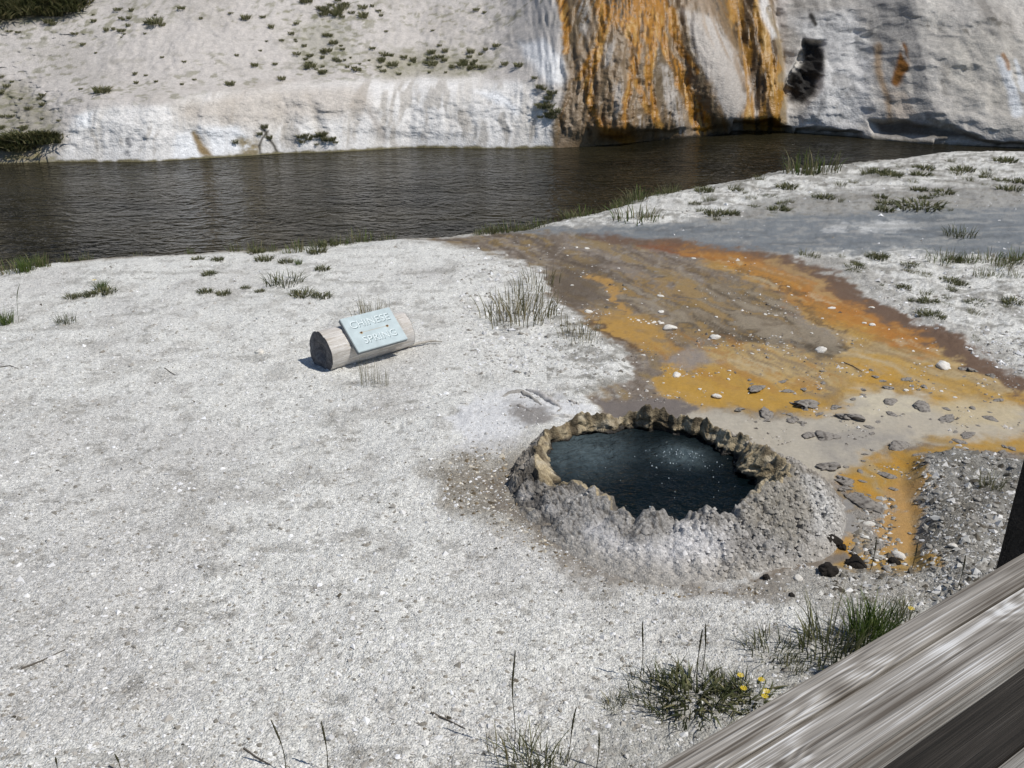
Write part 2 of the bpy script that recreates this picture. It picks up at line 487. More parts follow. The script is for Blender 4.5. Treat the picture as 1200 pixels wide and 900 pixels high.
# ------------------------------------------------------------------ near ground sheet
def build_ground():
    cols = np.concatenate([[-9000, -4000, -1800, -900, -500, -330, -240, -190], np.arange(-160, 1362, 1.75),
                           [1390, 1440, 1530, 1700, 2100, 3000, 5000, 10000]])
    pys = np.arange(975, 176, -1.55)
    _, ys = P(np.full(pys.shape, 600.0), pys, 0.0)
    rows = np.concatenate([[-60, -30, -15, -8, -4, -2, -0.5, 0.6, 1.4, 1.9, 2.2], ys[ys > 2.3], [22.5, 25, 30, 40, 70, 150, 400]])
    Y = np.repeat(rows[:, None], len(cols), 1)
    w = np.maximum(Y * CP + H * SP, 2.4)
    X = (cols[None, :] - 600) / F * w
    X = X.ravel(); Y = Y.ravel()
    Z = gz(X, Y)
    # small stones and pits pushed into the sheet itself
    px, py, zc = proj(X, Y, 0 * X)
    vis = (Y > 2.2) & (Y < 22)
    far_r = vis * sstep(640, 760, px) * sstep(6.5, 8.0, Y) * (Y < 19)
    basm = sstep(-14, 6, poly_sd(px, py, BASIN, 80)); runm = pmask(px, py, [(590, 267), (760, 260), (920, 252), (1060, 244), (1320, 236), (1320, 304), (1060, 296), (880, 294), (660, 272)], 5)
    Z = Z + far_r * (1 - basm) * (1 - 0.85 * runm) * (0.045 * np.maximum(fbm(X * 3.2, Y * 3.2, 72, 4), -0.2) + 0.03 * np.abs(fbm(X * 8, Y * 8, 73, 3)))
    f1, f2, idv = worley(X * 26, Y * 26, 71)
    bas = sstep(-10, 10, poly_sd(px, py, BASIN, 80)) * (Y > 2)
    Z = Z + vis * (1 - 0.85 * bas) * (0.012 * (0.55 - f1) * (0.3 + idv))

    rr0 = np.hypot(X - CEN.x, Y - CEN.y)
    Z = Z - 0.45 * (rr0 < r_crest(np.arctan2(Y - CEN.y, X - CEN.x)) + 0.015)
    wn_ = fbm(X * 2.2, Y * 2.2, 21, 4); wn2 = fbm(X * 2.2, Y * 2.2, 22, 4)
    wf = fbm(X * 8, Y * 8, 23, 5, 0.6); wf2 = fbm(X * 8, Y * 8, 24, 5, 0.6)
    ppm = F / np.maximum(zc, 1.5)
    qx = px + ppm * (0.16 * wn_ + 0.16 * wf); qy = py + ppm * 0.42 * (0.16 * wn2 + 0.16 * wf2)
    p = Paint(len(X), alb(232, 229, 222))
    big = fbm(X * 0.9, Y * 0.9, 25, 4); mid = fbm(X * 4, Y * 4, 26, 4)
    p.lay(sstep(0.05, 0.55, big), alb(212, 209, 203), a=0.7)
    p.lay(sstep(0.1, 0.55, mid), alb(182, 178, 170), a=0.5)
    p.lay(sstep(0.3, 0.6, fbm(X * 13, Y * 13, 30, 3)), alb(140, 135, 125), a=0.5)
    p.lay(sstep(0.30, 0.55, fbm(X * 2.3, Y * 5, 27, 4)), alb(146, 142, 133), a=0.4)
    # darker scatter towards the fence
    p.lay(pmask(qx, qy, [(640, 900), (680, 840), (740, 800), (860, 770), (940, 760), (1060, 690), (1200, 640), (1300, 800), (1000, 1000), (640, 1000)], 30),
          alb(150, 147, 138), a=0.55)
    # river edge
    edge = py - np.interp(px, nbx, nby)
    p.lay((1 - sstep(-1, 6 + 4 * wn_, edge)) * (px < 330), alb(96, 84, 66), grav=0.5)
    p.lay((1 - sstep(-2, 5 + 4 * wn_, edge)) * (px > 300) * (Y > 5), alb(122, 116, 100), grav=0.6)
    # far right bank: grey bands
    p.lay(pmask(qx, qy, [(780, 262), (850, 250), (900, 232), (1000, 222), (1120, 216), (1320, 205), (1320, 262), (1200, 262), (900, 262)], 7), alb(139, 137, 132), wet=0.2, grav=0.5, a=0.85)
    p.lay(sstep(0.15, 0.5, fbm(X * 2.5, Y * 6, 65, 4)) * pmask(qx, qy, [(560, 258), (760, 215), (1000, 184), (1320, 174), (1320, 262), (700, 262)], 8), alb(150, 146, 138), a=0.7)
    p.lay(sstep(0.1, 0.5, fbm(X * 1.2, Y * 3, 61, 4)) * pmask(qx, qy, [(860, 190), (1000, 186), (1320, 176), (1320, 245), (860, 245)], 8), alb(120, 116, 108), a=0.6)
    # damp basin
    p.lay(pmask(qx, qy, BASIN, 5), alb(116, 104, 91), wet=0.3, grav=0.4)
    inb = pmask(qx, qy, BASIN, 9)
    f0 = PV(1060, 396) - PV(820, 294); f0.normalize()
    al = X * f0.x + Y * f0.y; ac = -X * f0.y + Y * f0.x
    st = fbm(al * 0.9 + 1.1 * wn_, ac * 3.2 + 1.1 * wn2, 28, 5)
    p.lay(inb * sstep(0.0, 0.5, st), alb(88, 76, 63), a=0.75)
    p.lay(inb * sstep(0.05, 0.5, -st), alb(138, 128, 118), a=0.6)
    stf = fbm(al * 2.6 + 1.6 * wn_, ac * 11 + 1.6 * wn2, 35, 5, 0.6)
    p.lay(inb * sstep(0.08, 0.4, stf), alb(78, 66, 52), a=0.6)
    p.lay(inb * sstep(0.15, 0.4, -stf), alb(150, 136, 112), a=0.5)
    p.lay(inb * sstep(0.0, 0.35, fbm(al * 1.8 + wn_, ac * 7 + wn2, 36, 5, 0.6)), alb(142, 120, 78), a=0.65)
    p.lay(inb * sstep(0.25, 0.5, fbm(X * 14, Y * 14, 37, 3)), alb(160, 152, 142), grav=0.8, a=0.5)
    # darker brown patches in the upper basin
    p.lay(pmask(qx, qy, [(640, 315), (700, 300), (740, 330), (760, 365), (700, 350), (670, 360)], 12), alb(92, 80, 66), a=0.75)
    p.lay(pmask(qx, qy, [(780, 360), (850, 375), (930, 395), (990, 408), (985, 418), (940, 420), (860, 400), (800, 385)], 8), alb(84, 73, 58), a=0.7)
    # blue grey run-off with standing water
    p.lay(pmask(qx, qy, [(590, 267), (640, 262), (760, 262), (850, 260), (920, 254), (1010, 252), (1060, 246), (1320, 238), (1320, 302), (1190, 303), (1130, 300), (1060, 294), (1000, 298), (940, 297), (880, 292), (800, 283), (740, 277), (660, 271)], 4),
          alb(116, 120, 122), wet=0.6, grav=0.3)
    rn = pmask(qx, qy, [(590, 267), (640, 262), (760, 262), (850, 260), (920, 254), (1010, 252), (1060, 246), (1320, 238), (1320, 302), (1130, 300), (1000, 298), (880, 292), (740, 277)], 4)
    r1 = fbm(X * 2.2 + wn_, Y * 5, 66, 5, 0.6); r2 = fbm(X * 6, Y * 9, 67, 4)
    p.lay(rn * sstep(0.0, 0.4, r1), alb(136, 137, 135), wet=0.35, grav=0.5, a=0.7)
    p.lay(rn * sstep(0.1, 0.4, -r1), alb(98, 100, 99), wet=0.7, a=0.6)
    p.lay(rn * sstep(0.2, 0.45, r2), alb(158, 156, 151), wet=0.2, grav=0.6, a=0.6)
    rb_ = (px > 640) * (Y > 6.5) * (1 - rn) * (1 - pmask(qx, qy, BASIN, 6))
    p.lay(rb_ * sstep(0.12, 0.42, fbm(X * 4, Y * 6, 68, 4, 0.6)), alb(146, 142, 133), a=0.75)
    p.lay(rb_ * sstep(0.25, 0.5, fbm(X * 9, Y * 12, 69, 3)), alb(112, 108, 98), a=0.6)
    p.lay(pmask(qx, qy, [(1000, 262), (1040, 259), (1075, 265), (1060, 273), (1010, 270)], 4), alb(196, 196, 193), wet=0.1, grav=0.7)
    p.lay(pmask(qx, qy, [(960, 266), (990, 263), (995, 268), (965, 270)], 3), alb(190, 190, 188), wet=0.1, grav=0.7)
    p.lay(sstep(0.15, 0.5, fbm(X * 1.5, Y * 6, 63, 4)) * pmask(qx, qy, [(850, 258), (1320, 240), (1320, 275), (1060, 285), (850, 275)], 6), alb(150, 150, 147), wet=0.2, grav=0.4, a=0.8)
    # brown seam along the far side of the mat
    p.lay(lmask(qx, qy, [(690, 272), (740, 279), (860, 293), (930, 307), (975, 330), (1030, 362), (1090, 396), (1150, 425), (1260, 478)], [3, 4, 5, 8, 10, 10, 11, 12, 14], 4), alb(104, 83, 66), wet=0.4, grav=0.2)
    # ochre mat
    MAT = [(800, 290), (850, 296), (905, 312), (960, 342), (1010, 362), (1080, 402), (1140, 432), (1280, 495), (1280, 545), (1200, 525), (1120, 515), (1040, 505), (960, 485),
           (880, 472), (810, 470), (782, 452), (772, 428), (800, 412), (850, 398), (900, 402), (960, 418), (992, 408), (985, 394), (955, 370), (920, 345), (870, 318), (820, 303)]
    mm = pmask(qx, qy, MAT, 5)
    p.lay(mm, alb(172, 138, 72), wet=0.5, grav=0.2)
    p.lay(mm * sstep(0.0, 0.55, st), alb(178, 136, 54), a=0.9)
    p.lay(mm * sstep(0.05, 0.5, -st), alb(168, 150, 116), a=0.85)
    st2 = fbm(al * 4 + 1.5 * wn_, ac * 9 + 1.5 * wn2, 29, 5, 0.6)
    p.lay(mm * sstep(0.1, 0.5, st2), alb(140, 116, 74), a=0.6)
    p.lay(mm * sstep(0.2, 0.55, -st2), alb(186, 158, 104), a=0.6)
    p.lay(pmask(qx, qy, [(800, 420), (860, 400), (960, 420), (1000, 430), (960, 460), (850, 440)], 16), alb(168, 146, 104), wet=0.5, a=0.75)
    # orange stream running down the middle of it
    p.lay(lmask(qx, qy, [(745, 286), (800, 293), (850, 302)], [2, 4, 6], 4), alb(120, 74, 40), wet=0.5, grav=0.1)
    p.lay(lmask(qx, qy, [(800, 291), (850, 299), (895, 314), (930, 338), (960, 350), (1000, 366), (1060, 396), (1090, 412)], [4, 8, 12, 16, 16, 14, 9, 3], 7), alb(166, 114, 48), wet=0.45, grav=0.2, a=0.8)
    p.lay(lmask(qx, qy, [(930, 338), (975, 352), (1030, 378), (1085, 408)], [7, 7, 5, 3], 5), alb(158, 100, 40), a=0.55)
    p.lay(lmask(qx, qy, [(870, 312), (905, 330), (940, 352), (975, 378), (990, 398)], [2, 2.5, 2.5, 2.5, 3], 2.5), alb(96, 76, 52), a=0.8)
    p.lay(lmask(qx, qy, [(905, 303), (940, 318), (965, 340), (985, 352)], [3, 5, 6, 3], 4), alb(168, 138, 92), a=0.75)
    p.lay(mm * sstep(0.1, 0.4, stf), alb(132, 104, 62), a=0.5)
    p.lay(mm * sstep(0.18, 0.42, -stf), alb(178, 150, 104), a=0.5)
    p.lay(mm * sstep(0.2, 0.5, fbm(al * 1.2 + 0.8 * wn_, ac * 5 + 0.8 * wn2, 38, 5, 0.6)), alb(182, 166, 134), wet=0.5, a=0.6)
    # island lobe of grey silt inside the mat
    ISL = [(850, 322), (880, 335), (917, 353), (953, 379), (992, 402), (985, 414), (956, 412), (917, 400), (880, 394), (840, 392), (800, 372), (800, 340)]
    p.lay(pmask(qx, qy, ISL, 5), alb(122, 109, 90), wet=0.3, grav=0.4, a=0.85)
    p.lay(pmask(qx, qy, ISL, 6) * sstep(0.1, 0.4, stf), alb(84, 73, 58), a=0.7)
    p.lay(pmask(qx, qy, ISL, 6) * sstep(0.1, 0.4, -stf), alb(140, 128, 110), a=0.7)
    p.lay(lmask(qx, qy, [(850, 386), (900, 396), (950, 409), (984, 410), (992, 400)], [4, 6, 7, 6, 3], 5), alb(76, 66, 52), a=0.85)
    bnd = fbm(al * 1.1 + 1.4 * wn_, ac * 5.5 + 1.4 * wn2, 39, 5, 0.6)
    WED = pmask(qx, qy, [(700, 320), (780, 310), (860, 322), (930, 355), (990, 395), (985, 420), (900, 408), (800, 392), (720, 360)], 14)
    p.lay(WED * sstep(0.02, 0.3, bnd), alb(150, 122, 72), wet=0.4, a=0.7)
    p.lay(WED * sstep(0.1, 0.35, -bnd), alb(150, 138, 118), wet=0.4, a=0.6)
    # left arm of ochre
    p.lay(lmask(qx, qy, [(695, 318), (722, 334), (734, 352), (732, 366)], [2, 5, 5, 4], 3), alb(164, 128, 72), wet=0.5, grav=0.08)
    p.lay(pmask(qx, qy, [(694, 366), (730, 366), (775, 384), (792, 406), (780, 410), (745, 398), (715, 384)], 12), alb(168, 131, 66), wet=0.5, grav=0.08)
    p.lay(pmask(qx, qy, [(768, 425), (800, 412), (850, 425), (900, 440), (960, 455), (960, 478), (880, 476), (815, 476), (782, 455)], 12), alb(174, 135, 56), wet=0.65, grav=0.08, a=0.85)
    p.lay(lmask(qx, qy, [(700, 372), (725, 388), (750, 402)], [3, 5, 3], 3), alb(74, 56, 42), a=0.8)
    MIX = [(740, 395), (790, 380), (860, 388), (940, 412), (1000, 425), (960, 460), (880, 455), (800, 440), (770, 425)]
    p.lay(pmask(qx, qy, MIX, 8) * sstep(-0.05, 0.3, stf), alb(136, 118, 92), wet=0.4, grav=0.3, a=0.8)
    p.lay(pmask(qx, qy, MIX, 8) * sstep(0.12, 0.35, -stf), alb(150, 108, 52), a=0.6)
    p.lay(pmask(qx, qy, [(760, 420), (800, 405), (850, 420), (800, 436)], 6), alb(138, 130, 124), wet=0.35, grav=0.3, a=0.8)
    # pale and grey silt sheet
    SILT = [(800, 474), (860, 480), (920, 486), (985, 476), (1005, 448), (1050, 448), (1100, 468), (1180, 470), (1280, 490), (1280, 512), (1190, 508), (1130, 510), (1060, 516), (1035, 528), (992, 546), (975, 556), (930, 545), (880, 535), (800, 510)]
    p.lay(pmask(qx, qy, SILT, 9), alb(174, 166, 150), wet=0.65, grav=0.06, a=0.93)
    p.lay(pmask(qx, qy, [(1000, 452), (1040, 450), (1080, 466), (1060, 484), (1010, 478)], 9), alb(190, 180, 156), wet=0.5, a=0.8)
    p.lay(pmask(qx, qy, [(1080, 470), (1130, 455), (1200, 470), (1200, 490), (1120, 495)], 9), alb(182, 166, 132), wet=0.5, a=0.8)
    p.lay(pmask(qx, qy, [(945, 505), (990, 500), (1060, 505), (1035, 520), (985, 530), (950, 520)], 9), alb(143, 137, 129), wet=0.6, a=0.7)
    # lower ochre run
    LOW = [(982, 548), (1005, 534), (1060, 529), (1090, 518), (1140, 506), (1200, 500), (1280, 505), (1280, 528), (1200, 524), (1130, 530), (1086, 538), (1072, 562), (1078, 592), (1090, 625), (1084, 668), (1040, 674), (975, 668), (950, 650), (975, 640), (1010, 615), (1020, 590), (1000, 570)]
    p.lay(pmask(qx, qy, LOW, 9), alb(166, 130, 58), wet=0.55, grav=0.15, a=0.92)
    lw = pmask(qx, qy, LOW, 9)
    p.lay(lw * sstep(0.0, 0.35, st2), alb(176, 130, 44), a=0.8)
    p.lay(lw * sstep(0.05, 0.4, -st2), alb(160, 142, 108), a=0.75)
    p.lay(pmask(qx, qy, [(1035, 560), (1070, 570), (1085, 620), (1080, 650), (1045, 640), (1030, 600)], 12), alb(170, 134, 84), wet=0.6, a=0.8)
    p.lay(pmask(qx, qy, [(985, 570), (1005, 580), (1012, 610), (1000, 632), (982, 625)], 6), alb(140, 136, 130), wet=0.75, grav=0.05)
    p.lay(pmask(qx, qy, [(1010, 590), (1040, 585), (1050, 620), (1045, 645), (1010, 640)], 7), alb(150, 147, 142), wet=0.2, grav=0.9, a=0.9)
    p.lay(pmask(qx, qy, [(950, 640), (975, 632), (985, 645), (965, 660)], 6), alb(150, 120, 72), wet=0.6, a=0.6)
    # gravel bank by the fence and gravel strip below the cone
    p.lay(pmask(qx, qy, GRAVEL_MOUND, 9), alb(148, 145, 138), wet=0.05, grav=1.0)
    p.lay(pmask(qx, qy, GRAVEL_MOUND, 12) * sstep(0.0, 0.5, mid), alb(108, 103, 92), a=0.6)
    p.lay(pmask(qx, qy, [(930, 672), (1000, 668), (1080, 672), (1100, 700), (1000, 720), (900, 700), (840, 695)], 10), alb(140, 134, 122), grav=1.0, a=0.6)
    # white rim of the basin on the right and left
    p.lay(lmask(qx, qy, [(960, 302), (1020, 326), (1080, 364), (1140, 398), (1230, 445)], 9, 6), alb(176, 172, 164), a=0.6)
    # pale crust, dirty brown apron and grey mud round the cone
    p.lay(pmask(qx, qy, [(520, 500), (545, 468), (600, 462), (680, 470), (690, 485), (620, 500), (585, 522), (530, 528)], 9), alb(208, 208, 209), grav=0.4, a=0.75)
    p.lay(pmask(qx, qy, [(588, 470), (640, 478), (655, 490), (620, 505), (600, 490)], 7), alb(140, 136, 132), grav=0.3)
    p.lay(pmask(qx, qy, [(690, 466), (760, 462), (810, 470), (815, 500), (720, 505)], 6), alb(112, 104, 98), wet=0.3, grav=0.15)
    p.lay(pmask(qx, qy, [(505, 548), (545, 530), (610, 515), (640, 560), (650, 600), (700, 650), (640, 640), (560, 610), (525, 585)], 22), alb(134, 125, 110), grav=0.9, a=0.85)
    p.lay(pmask(qx, qy, [(565, 560), (600, 550), (620, 600), (680, 640), (760, 670), (860, 690), (940, 680), (920, 700), (800, 700), (700, 680), (610, 625)], 10), alb(122, 114, 104), wet=0.1, grav=0.4, a=0.85)
    p.lay(lmask(qx, qy, [(880, 682), (930, 668), (985, 652)], [5, 9, 9], 6), alb(118, 108, 96), wet=0.4, grav=0.1)
    V = np.stack([X, Y, Z], 1)
    me = mesh_np('ground', V, grid_faces(len(rows), len(cols)), True, p.c, {'wet': p.wet, 'grav': p.grav})
    o = link('ground', me, M['ground']); tag(o, kind='structure')
    return X, Y, Z, px, py, p

GX, GY, GZ, Gpx, Gpy, GP = build_ground()

# ------------------------------------------------------------------ river
def build_river():
    xs = np.linspace(-70, 75, 120); ys = np.linspace(8.5, 27.5, 60)
    X, Y = np.meshgrid(xs, ys)
    X = X.ravel(); Y = Y.ravel()
    me = mesh_np('river', np.stack([X, Y, np.full(X.shape, WATER)], 1), grid_faces(60, 120))
    tag(link('river', me, M['river']), kind='structure')
build_river()

# ------------------------------------------------------------------ hillside across the river
def build_hill():
    cols = np.concatenate([[-5000, -3000, -1800, -1000, -600, -400, -280, -210], np.arange(-170, 1371, 1.55), [1400, 1460, 1560, 1750, 2200, 3200, 5500]])
    yl = np.interp(cols, fbx, fby)
    Xc, Yc = P(cols, yl, WATER)
    # profiles: (run into the hill, height)
    left = np.array([(-0.1, -1.0), (0.0, -0.47), (0.14, -0.2), (0.34, 0.15), (0.55, 0.5), (0.8, 0.78), (1.15, 0.95), (1.8, 1.12), (2.8, 1.62), (4.6, 2.6), (6.5, 3.7), (9, 5.2), (14, 8), (30, 13), (70, 18)])
    low = np.array([(-0.1, -1.0), (0.0, -0.47), (0.2, -0.3), (0.5, 0.0), (1.0, 0.2), (1.5, 0.45), (2.0, 0.75), (2.6, 1.1), (3.4, 1.6), (4.8, 2.5), (6.5, 3.6), (9, 5.2), (14, 8), (30, 13), (70, 18)])
    fan = np.array([(0.15, -1.0), (0.05, -0.5), (0.10, -0.2), (0.22, 0.25), (0.42, 0.75), (0.68, 1.25), (1.0, 1.75), (1.5, 2.4), (2.1, 3.0), (3.0, 3.8), (4.2, 4.7), (6.5, 6.0), (12, 9), (30, 14), (70, 18)])
    clf = np.array([(0.2, -1.0), (0.12, -0.5), (0.1, -0.2), (0.4, 0.25), (0.85, 0.7), (1.35, 1.2), (1.95, 1.75), (2.7, 2.4), (3.4, 3.0), (4.4, 3.8), (5.6, 4.7), (7.6, 6.0), (12, 9), (30, 14), (70, 18)])
    nrow = 330
    tt = np.concatenate([np.linspace(0, 9.6, nrow - 30), np.linspace(9.8, 14, 30)])
    k = np.arange(15)
    prof = {}
    for nm, a in (('left', left), ('low', low), ('fan', fan), ('clf', clf)):
        prof[nm] = (np.interp(tt, k, a[:, 0]), np.interp(tt, k, a[:, 1]))
        # round the corners of the profile
        for q in range(2):
            ker = np.ones(15) / 15
            for r in (0, 1):
                z = np.pad(prof[nm][r], 7, mode='edge')
                lst = list(prof[nm]); lst[r] = np.convolve(z, ker, 'valid'); prof[nm] = tuple(lst)
    jit = 7 * fbm(cols * 0.02, cols * 0 + 3.0, 80, 2)
    w_fan = sstep(560, 700, cols + jit) * (1 - sstep(912, 934, cols + jit))
    w_clf = sstep(912, 934, cols + jit)
    w_low = 1 - sstep(-20, 110, cols)
    w_lft = np.clip(1 - w_fan - w_clf - w_low, 0, 1)
    R = sum(w[None, :] * prof[n][0][:, None] for w, n in ((w_fan, 'fan'), (w_clf, 'clf'), (w_low, 'low'), (w_lft, 'left')))
    Z = sum(w[None, :] * prof[n][1][:, None] for w, n in ((w_fan, 'fan'), (w_clf, 'clf'), (w_low, 'low'), (w_lft, 'left')))
    C = np.repeat(cols[None, :], nrow, 0)
    X = np.repeat(Xc[None, :], nrow, 0).copy()
    Y = Yc[None, :] + R
    shp = X.shape
    WF = np.repeat(w_fan[None, :], nrow, 0); WC = np.repeat(w_clf[None, :], nrow, 0); WL = np.repeat(w_lft[None, :], nrow, 0)
    above = sstep(-0.5, 0.1, Z)
    upper = sstep(0.9, 1.5, Z)
    # lobes of the flowstone fan
    px, py, zc = proj(X, Y, Z)
    lob = lambda c, w, sl=0.0: np.exp(-(((px - c - sl * (py - 80)) / w) ** 2))
    Y -= WF * above * (0.75 * lob(732, 52, 0.05) + 0.70 * lob(846, 36, 0.32) + 0.45 * lob(894, 18, 0.12) - 0.22 * lob(800, 12, 0.30) - 0.15 * lob(873, 8, 0.25))
    # flutes, lumps, ledges
    warp = fbm(X * 0.8, Z * 0.8, 90, 3)
    flute = fbm(X * 2.6 + 0.7 * warp, Z * 0.5, 91, 4)
    lump = fbm(X * 0.7, Z * 1.1 + Y * 0.2, 92, 4)
    fine = fbm(X * 6, Z * 6 + Y * 2, 93, 4)
    ledge = fbm(X * 0.5 + 0.4 * warp, Z * 3.2, 94, 3)
    Y += above * (WL * (1 - upper) * (0.07 * flute + 0.10 * lump + 0.05 * ledge + 0.045 * fine)
                  + WL * upper * (0.35 * lump) + WC * (0.38 * lump + 0.06 * flute + 0.03 * ledge + 0.035 * fine)
                  + w_low[None, :] * (0.25 * lump + 0.12 * fine))
    Z += above * ((WL + w_low[None, :]) * upper * (0.12 * lump + 0.05 * fine) + WC * 0.05 * fine)
    smooth = 1 - 0.85 * lob(846, 30, 0.32)
    rill = np.abs(fbm(X * 5.0 + 0.9 * warp, Z * 0.9, 95, 4)); rill2 = fbm(X * 12 + 1.2 * warp, Z * 2.2, 96, 3)
    Y += WF * above * (0.22 * rill + 0.08 * rill2 + 0.04 * fine) * smooth
    # undercuts at the waterline, dark hollow in the cliff
    px, py, zc = proj(X, Y, Z)
    qx = px + 9 * fbm(X * 1.5, Z * 1.5, 97, 3); qy = py + 7 * fbm(X * 1.5, Z * 1.5, 98, 3)
    Y += 0.55 * pmask(qx, qy, [(862, 144), (920, 147), (924, 175), (858, 175)], 4)
    Y += 0.10 * pmask(qx, qy, [(700, 158), (860, 150), (860, 180), (690, 182)], 3)
    Y += 0.28 * pmask(qx, qy, [(1022, 141), (1060, 141), (1088, 144), (1120, 150), (1150, 160), (1150, 168), (1085, 162), (1030, 158)], 5)
    Y += 0.35 * pmask(qx, qy, [(930, 150), (1010, 155), (1010, 166), (925, 163)], 4)
    Y += 0.25 * pmask(qx, qy, [(1100, 165), (1210, 168), (1210, 182), (1100, 180)], 4)
    hol = pmask(qx, qy, [(943, 48), (962, 52), (963, 85), (955, 108), (940, 122), (924, 118), (926, 95), (938, 75)], 5)
    Y += hol * (0.45 + 0.25 * fbm(X * 5, Z * 5, 99, 3))
    px, py, zc = proj(X, Y, Z)

    # ---- colour
    X_, Y_, Z_, px, py = (a.ravel() for a in (X, Y, Z, px, py))
    fl = flute.ravel(); lm = lump.ravel(); fi = fine.ravel(); wv = warp.ravel()
    qx = px + 5 * fbm(X_ * 2, Z_ * 2, 101, 4); qy = py + 5 * fbm(X_ * 2, Z_ * 2, 102, 4)
    p = Paint(len(X_), alb(186, 180, 174), 0, 0.3)
    p.lay(sstep(0.0, 0.5, fbm(X_ * 0.6, (Z_ + Y_ * 0.5) * 0.9, 103, 4)), alb(172, 166, 159), a=0.7)
    p.lay(sstep(0.25, 0.6, fbm(X_ * 2.4, (Z_ + Y_ * 0.5) * 3, 104, 4)), alb(150, 145, 136), a=0.5)
    # vegetated dull patches
    for poly, cc, a in (([(-80, -30), (90, -20), (100, 8), (80, 22), (20, 30), (-80, 40)], (86, 82, 62), 0.85),
                        ([(-60, 90), (30, 100), (60, 130), (75, 165), (40, 185), (-60, 185)], (120, 115, 98), 0.6),
                        ([(430, 68), (500, 58), (560, 60), (585, 78), (540, 92), (450, 90)], (150, 145, 128), 0.7),
                        ([(350, 30), (400, 20), (420, 70), (380, 85), (345, 70)], (160, 156, 142), 0.6)):
        p.lay(pmask(qx, qy, poly, 9), alb(*cc), a=a)
    veg = fbm(X_ * 0.5, (Z_ + Y_ * 0.5) * 0.8, 106, 3)
    stip = fbm(X_ * 5, (Z_ + Y_ * 0.5) * 8, 107, 3)
    p.lay(sstep(0.0, 0.3, veg) * sstep(0.22, 0.42, stip) * (px < 640) * (py < 125), alb(118, 116, 94), a=0.6)
    for poly in ([(390, 62), (590, 55), (585, 90), (400, 95)], [(-40, 0), (240, 0), (150, 50), (-40, 60)], [(330, 0), (450, 0), (420, 90), (340, 90)], [(-40, 80), (70, 120), (70, 180), (-40, 180)]):
        p.lay(pmask(qx, qy, poly, 16) * sstep(0.08, 0.35, stip), alb(116, 114, 90), a=0.65)
    # white sinter ledge
    LED = [(62, 190), (80, 165), (85, 135), (110, 128), (200, 122), (230, 108), (330, 100), (430, 94), (560, 92), (625, 98), (640, 130), (655, 150), (655, 185), (400, 190), (60, 195)]
    lm_ = pmask(qx, qy, LED, 6)
    p.lay(lm_, alb(217, 214, 210), grav=0.4)
    p.lay(lm_ * sstep(0.0, 0.5, fl), alb(190, 184, 175), a=0.6)
    p.lay(lm_ * sstep(0.18, 0.5, fbm(X_ * 4 + wv, Z_ * 1.2, 105, 4)), alb(150, 142, 130), a=0.55)
    p.lay(pmask(qx, qy, [(205, 122), (300, 100), (430, 100), (440, 130), (300, 150), (210, 140)], 12), alb(180, 170, 158), a=0.7)
    for poly in ([(560, 108), (580, 105), (606, 130), (606, 136)], [(90, 135), (110, 132), (108, 150), (92, 150)], [(205, 158), (235, 150), (235, 185), (200, 185)], [(240, 150), (280, 148), (300, 175), (250, 183)]):
        p.lay(pmask(qx, qy, poly, 5), alb(228, 229, 230), a=0.8)
    p.lay(pmask(qx, qy, [(612, 50), (640, 45), (660, 70), (662, 100), (640, 98), (615, 62)], 6), alb(222, 222, 222), a=0.85)
    p.lay(lmask(qx, qy, [(146, 160), (150, 172), (154, 186)], [3, 6, 4], 4) * sstep(-0.1, 0.3, fi), alb(88, 90, 96), a=0.8)
    p.lay(lmask(qx, qy, [(434, 130), (442, 150), (452, 165)], [3, 4, 2], 4), alb(150, 142, 134), a=0.6)
    p.lay(lmask(px + 3 * fi, py, [(228, 156), (236, 172), (244, 184)], [3, 5, 5], 3) * sstep(-0.8, 0.0, fi), alb(124, 98, 44), wet=0.3, a=0.9)
    p.lay(lmask(qx, qy, [(285, 165), (292, 172), (290, 182)], [7, 10, 10], 5) * sstep(-0.7, 0.0, fi), alb(126, 108, 62), wet=0.2, a=0.85)
    p.lay(lmask(qx, qy, [(305, 150), (315, 165), (325, 180)], [1.5, 1.5, 1.5], 1.5), alb(70, 66, 58))
    p.lay(lmask(qx, qy, [(312, 156), (302, 172), (304, 184)], [1.2, 1.5, 1.5], 1.5), alb(70, 66, 58))
    p.lay(pmask(qx, qy, [(-80, 168), (40, 168), (55, 190), (-80, 196)], 5), alb(138, 126, 108), a=0.8)
    p.lay(pmask(qx, qy, [(-80, 160), (20, 166), (58, 172), (66, 188), (-80, 194)], 6) * sstep(-0.3, 0.2, fi), alb(118, 112, 66), a=0.6)
    # stained foot of the ledge
    foot = np.interp(px, fbx, fby) - py
    p.lay((1 - sstep(0.5, 4, foot + 2.5 * fi)) * (px < 660), alb(120, 112, 84), wet=0.3)
    # flowstone fan
    FAN = [(655, -60), (658, 20), (662, 60), (664, 95), (655, 120), (650, 150), (648, 182), (925, 175), (921, 120), (914, 60), (898, -60)]
    fm = pmask(px + 3 * fi + 9 * fbm(X_ * 1.1, Z_ * 1.6, 109, 4), py, FAN, 5)
    p.lay(fm, alb(122, 102, 76), wet=0.7, grav=0.35)
    # flow coordinates: lines spread out from the head of the fan
    fx = (px - 760) / (0.55 * (py + 190)) * 100
    s1 = fbm(fx * 0.16 + 0.5 * wv, py * 0.012, 110, 4); s2 = fbm(fx * 0.34 + 0.8 * wv, py * 0.022, 111, 4); s3 = fbm(fx * 0.6 + 0.6 * wv, py * 0.05, 112, 3)
    p.lay(fm * sstep(0.0, 0.4, s1), alb(98, 84, 62), a=0.8)
    p.lay(fm * sstep(0.15, 0.55, -s1), alb(154, 138, 118), a=0.45)
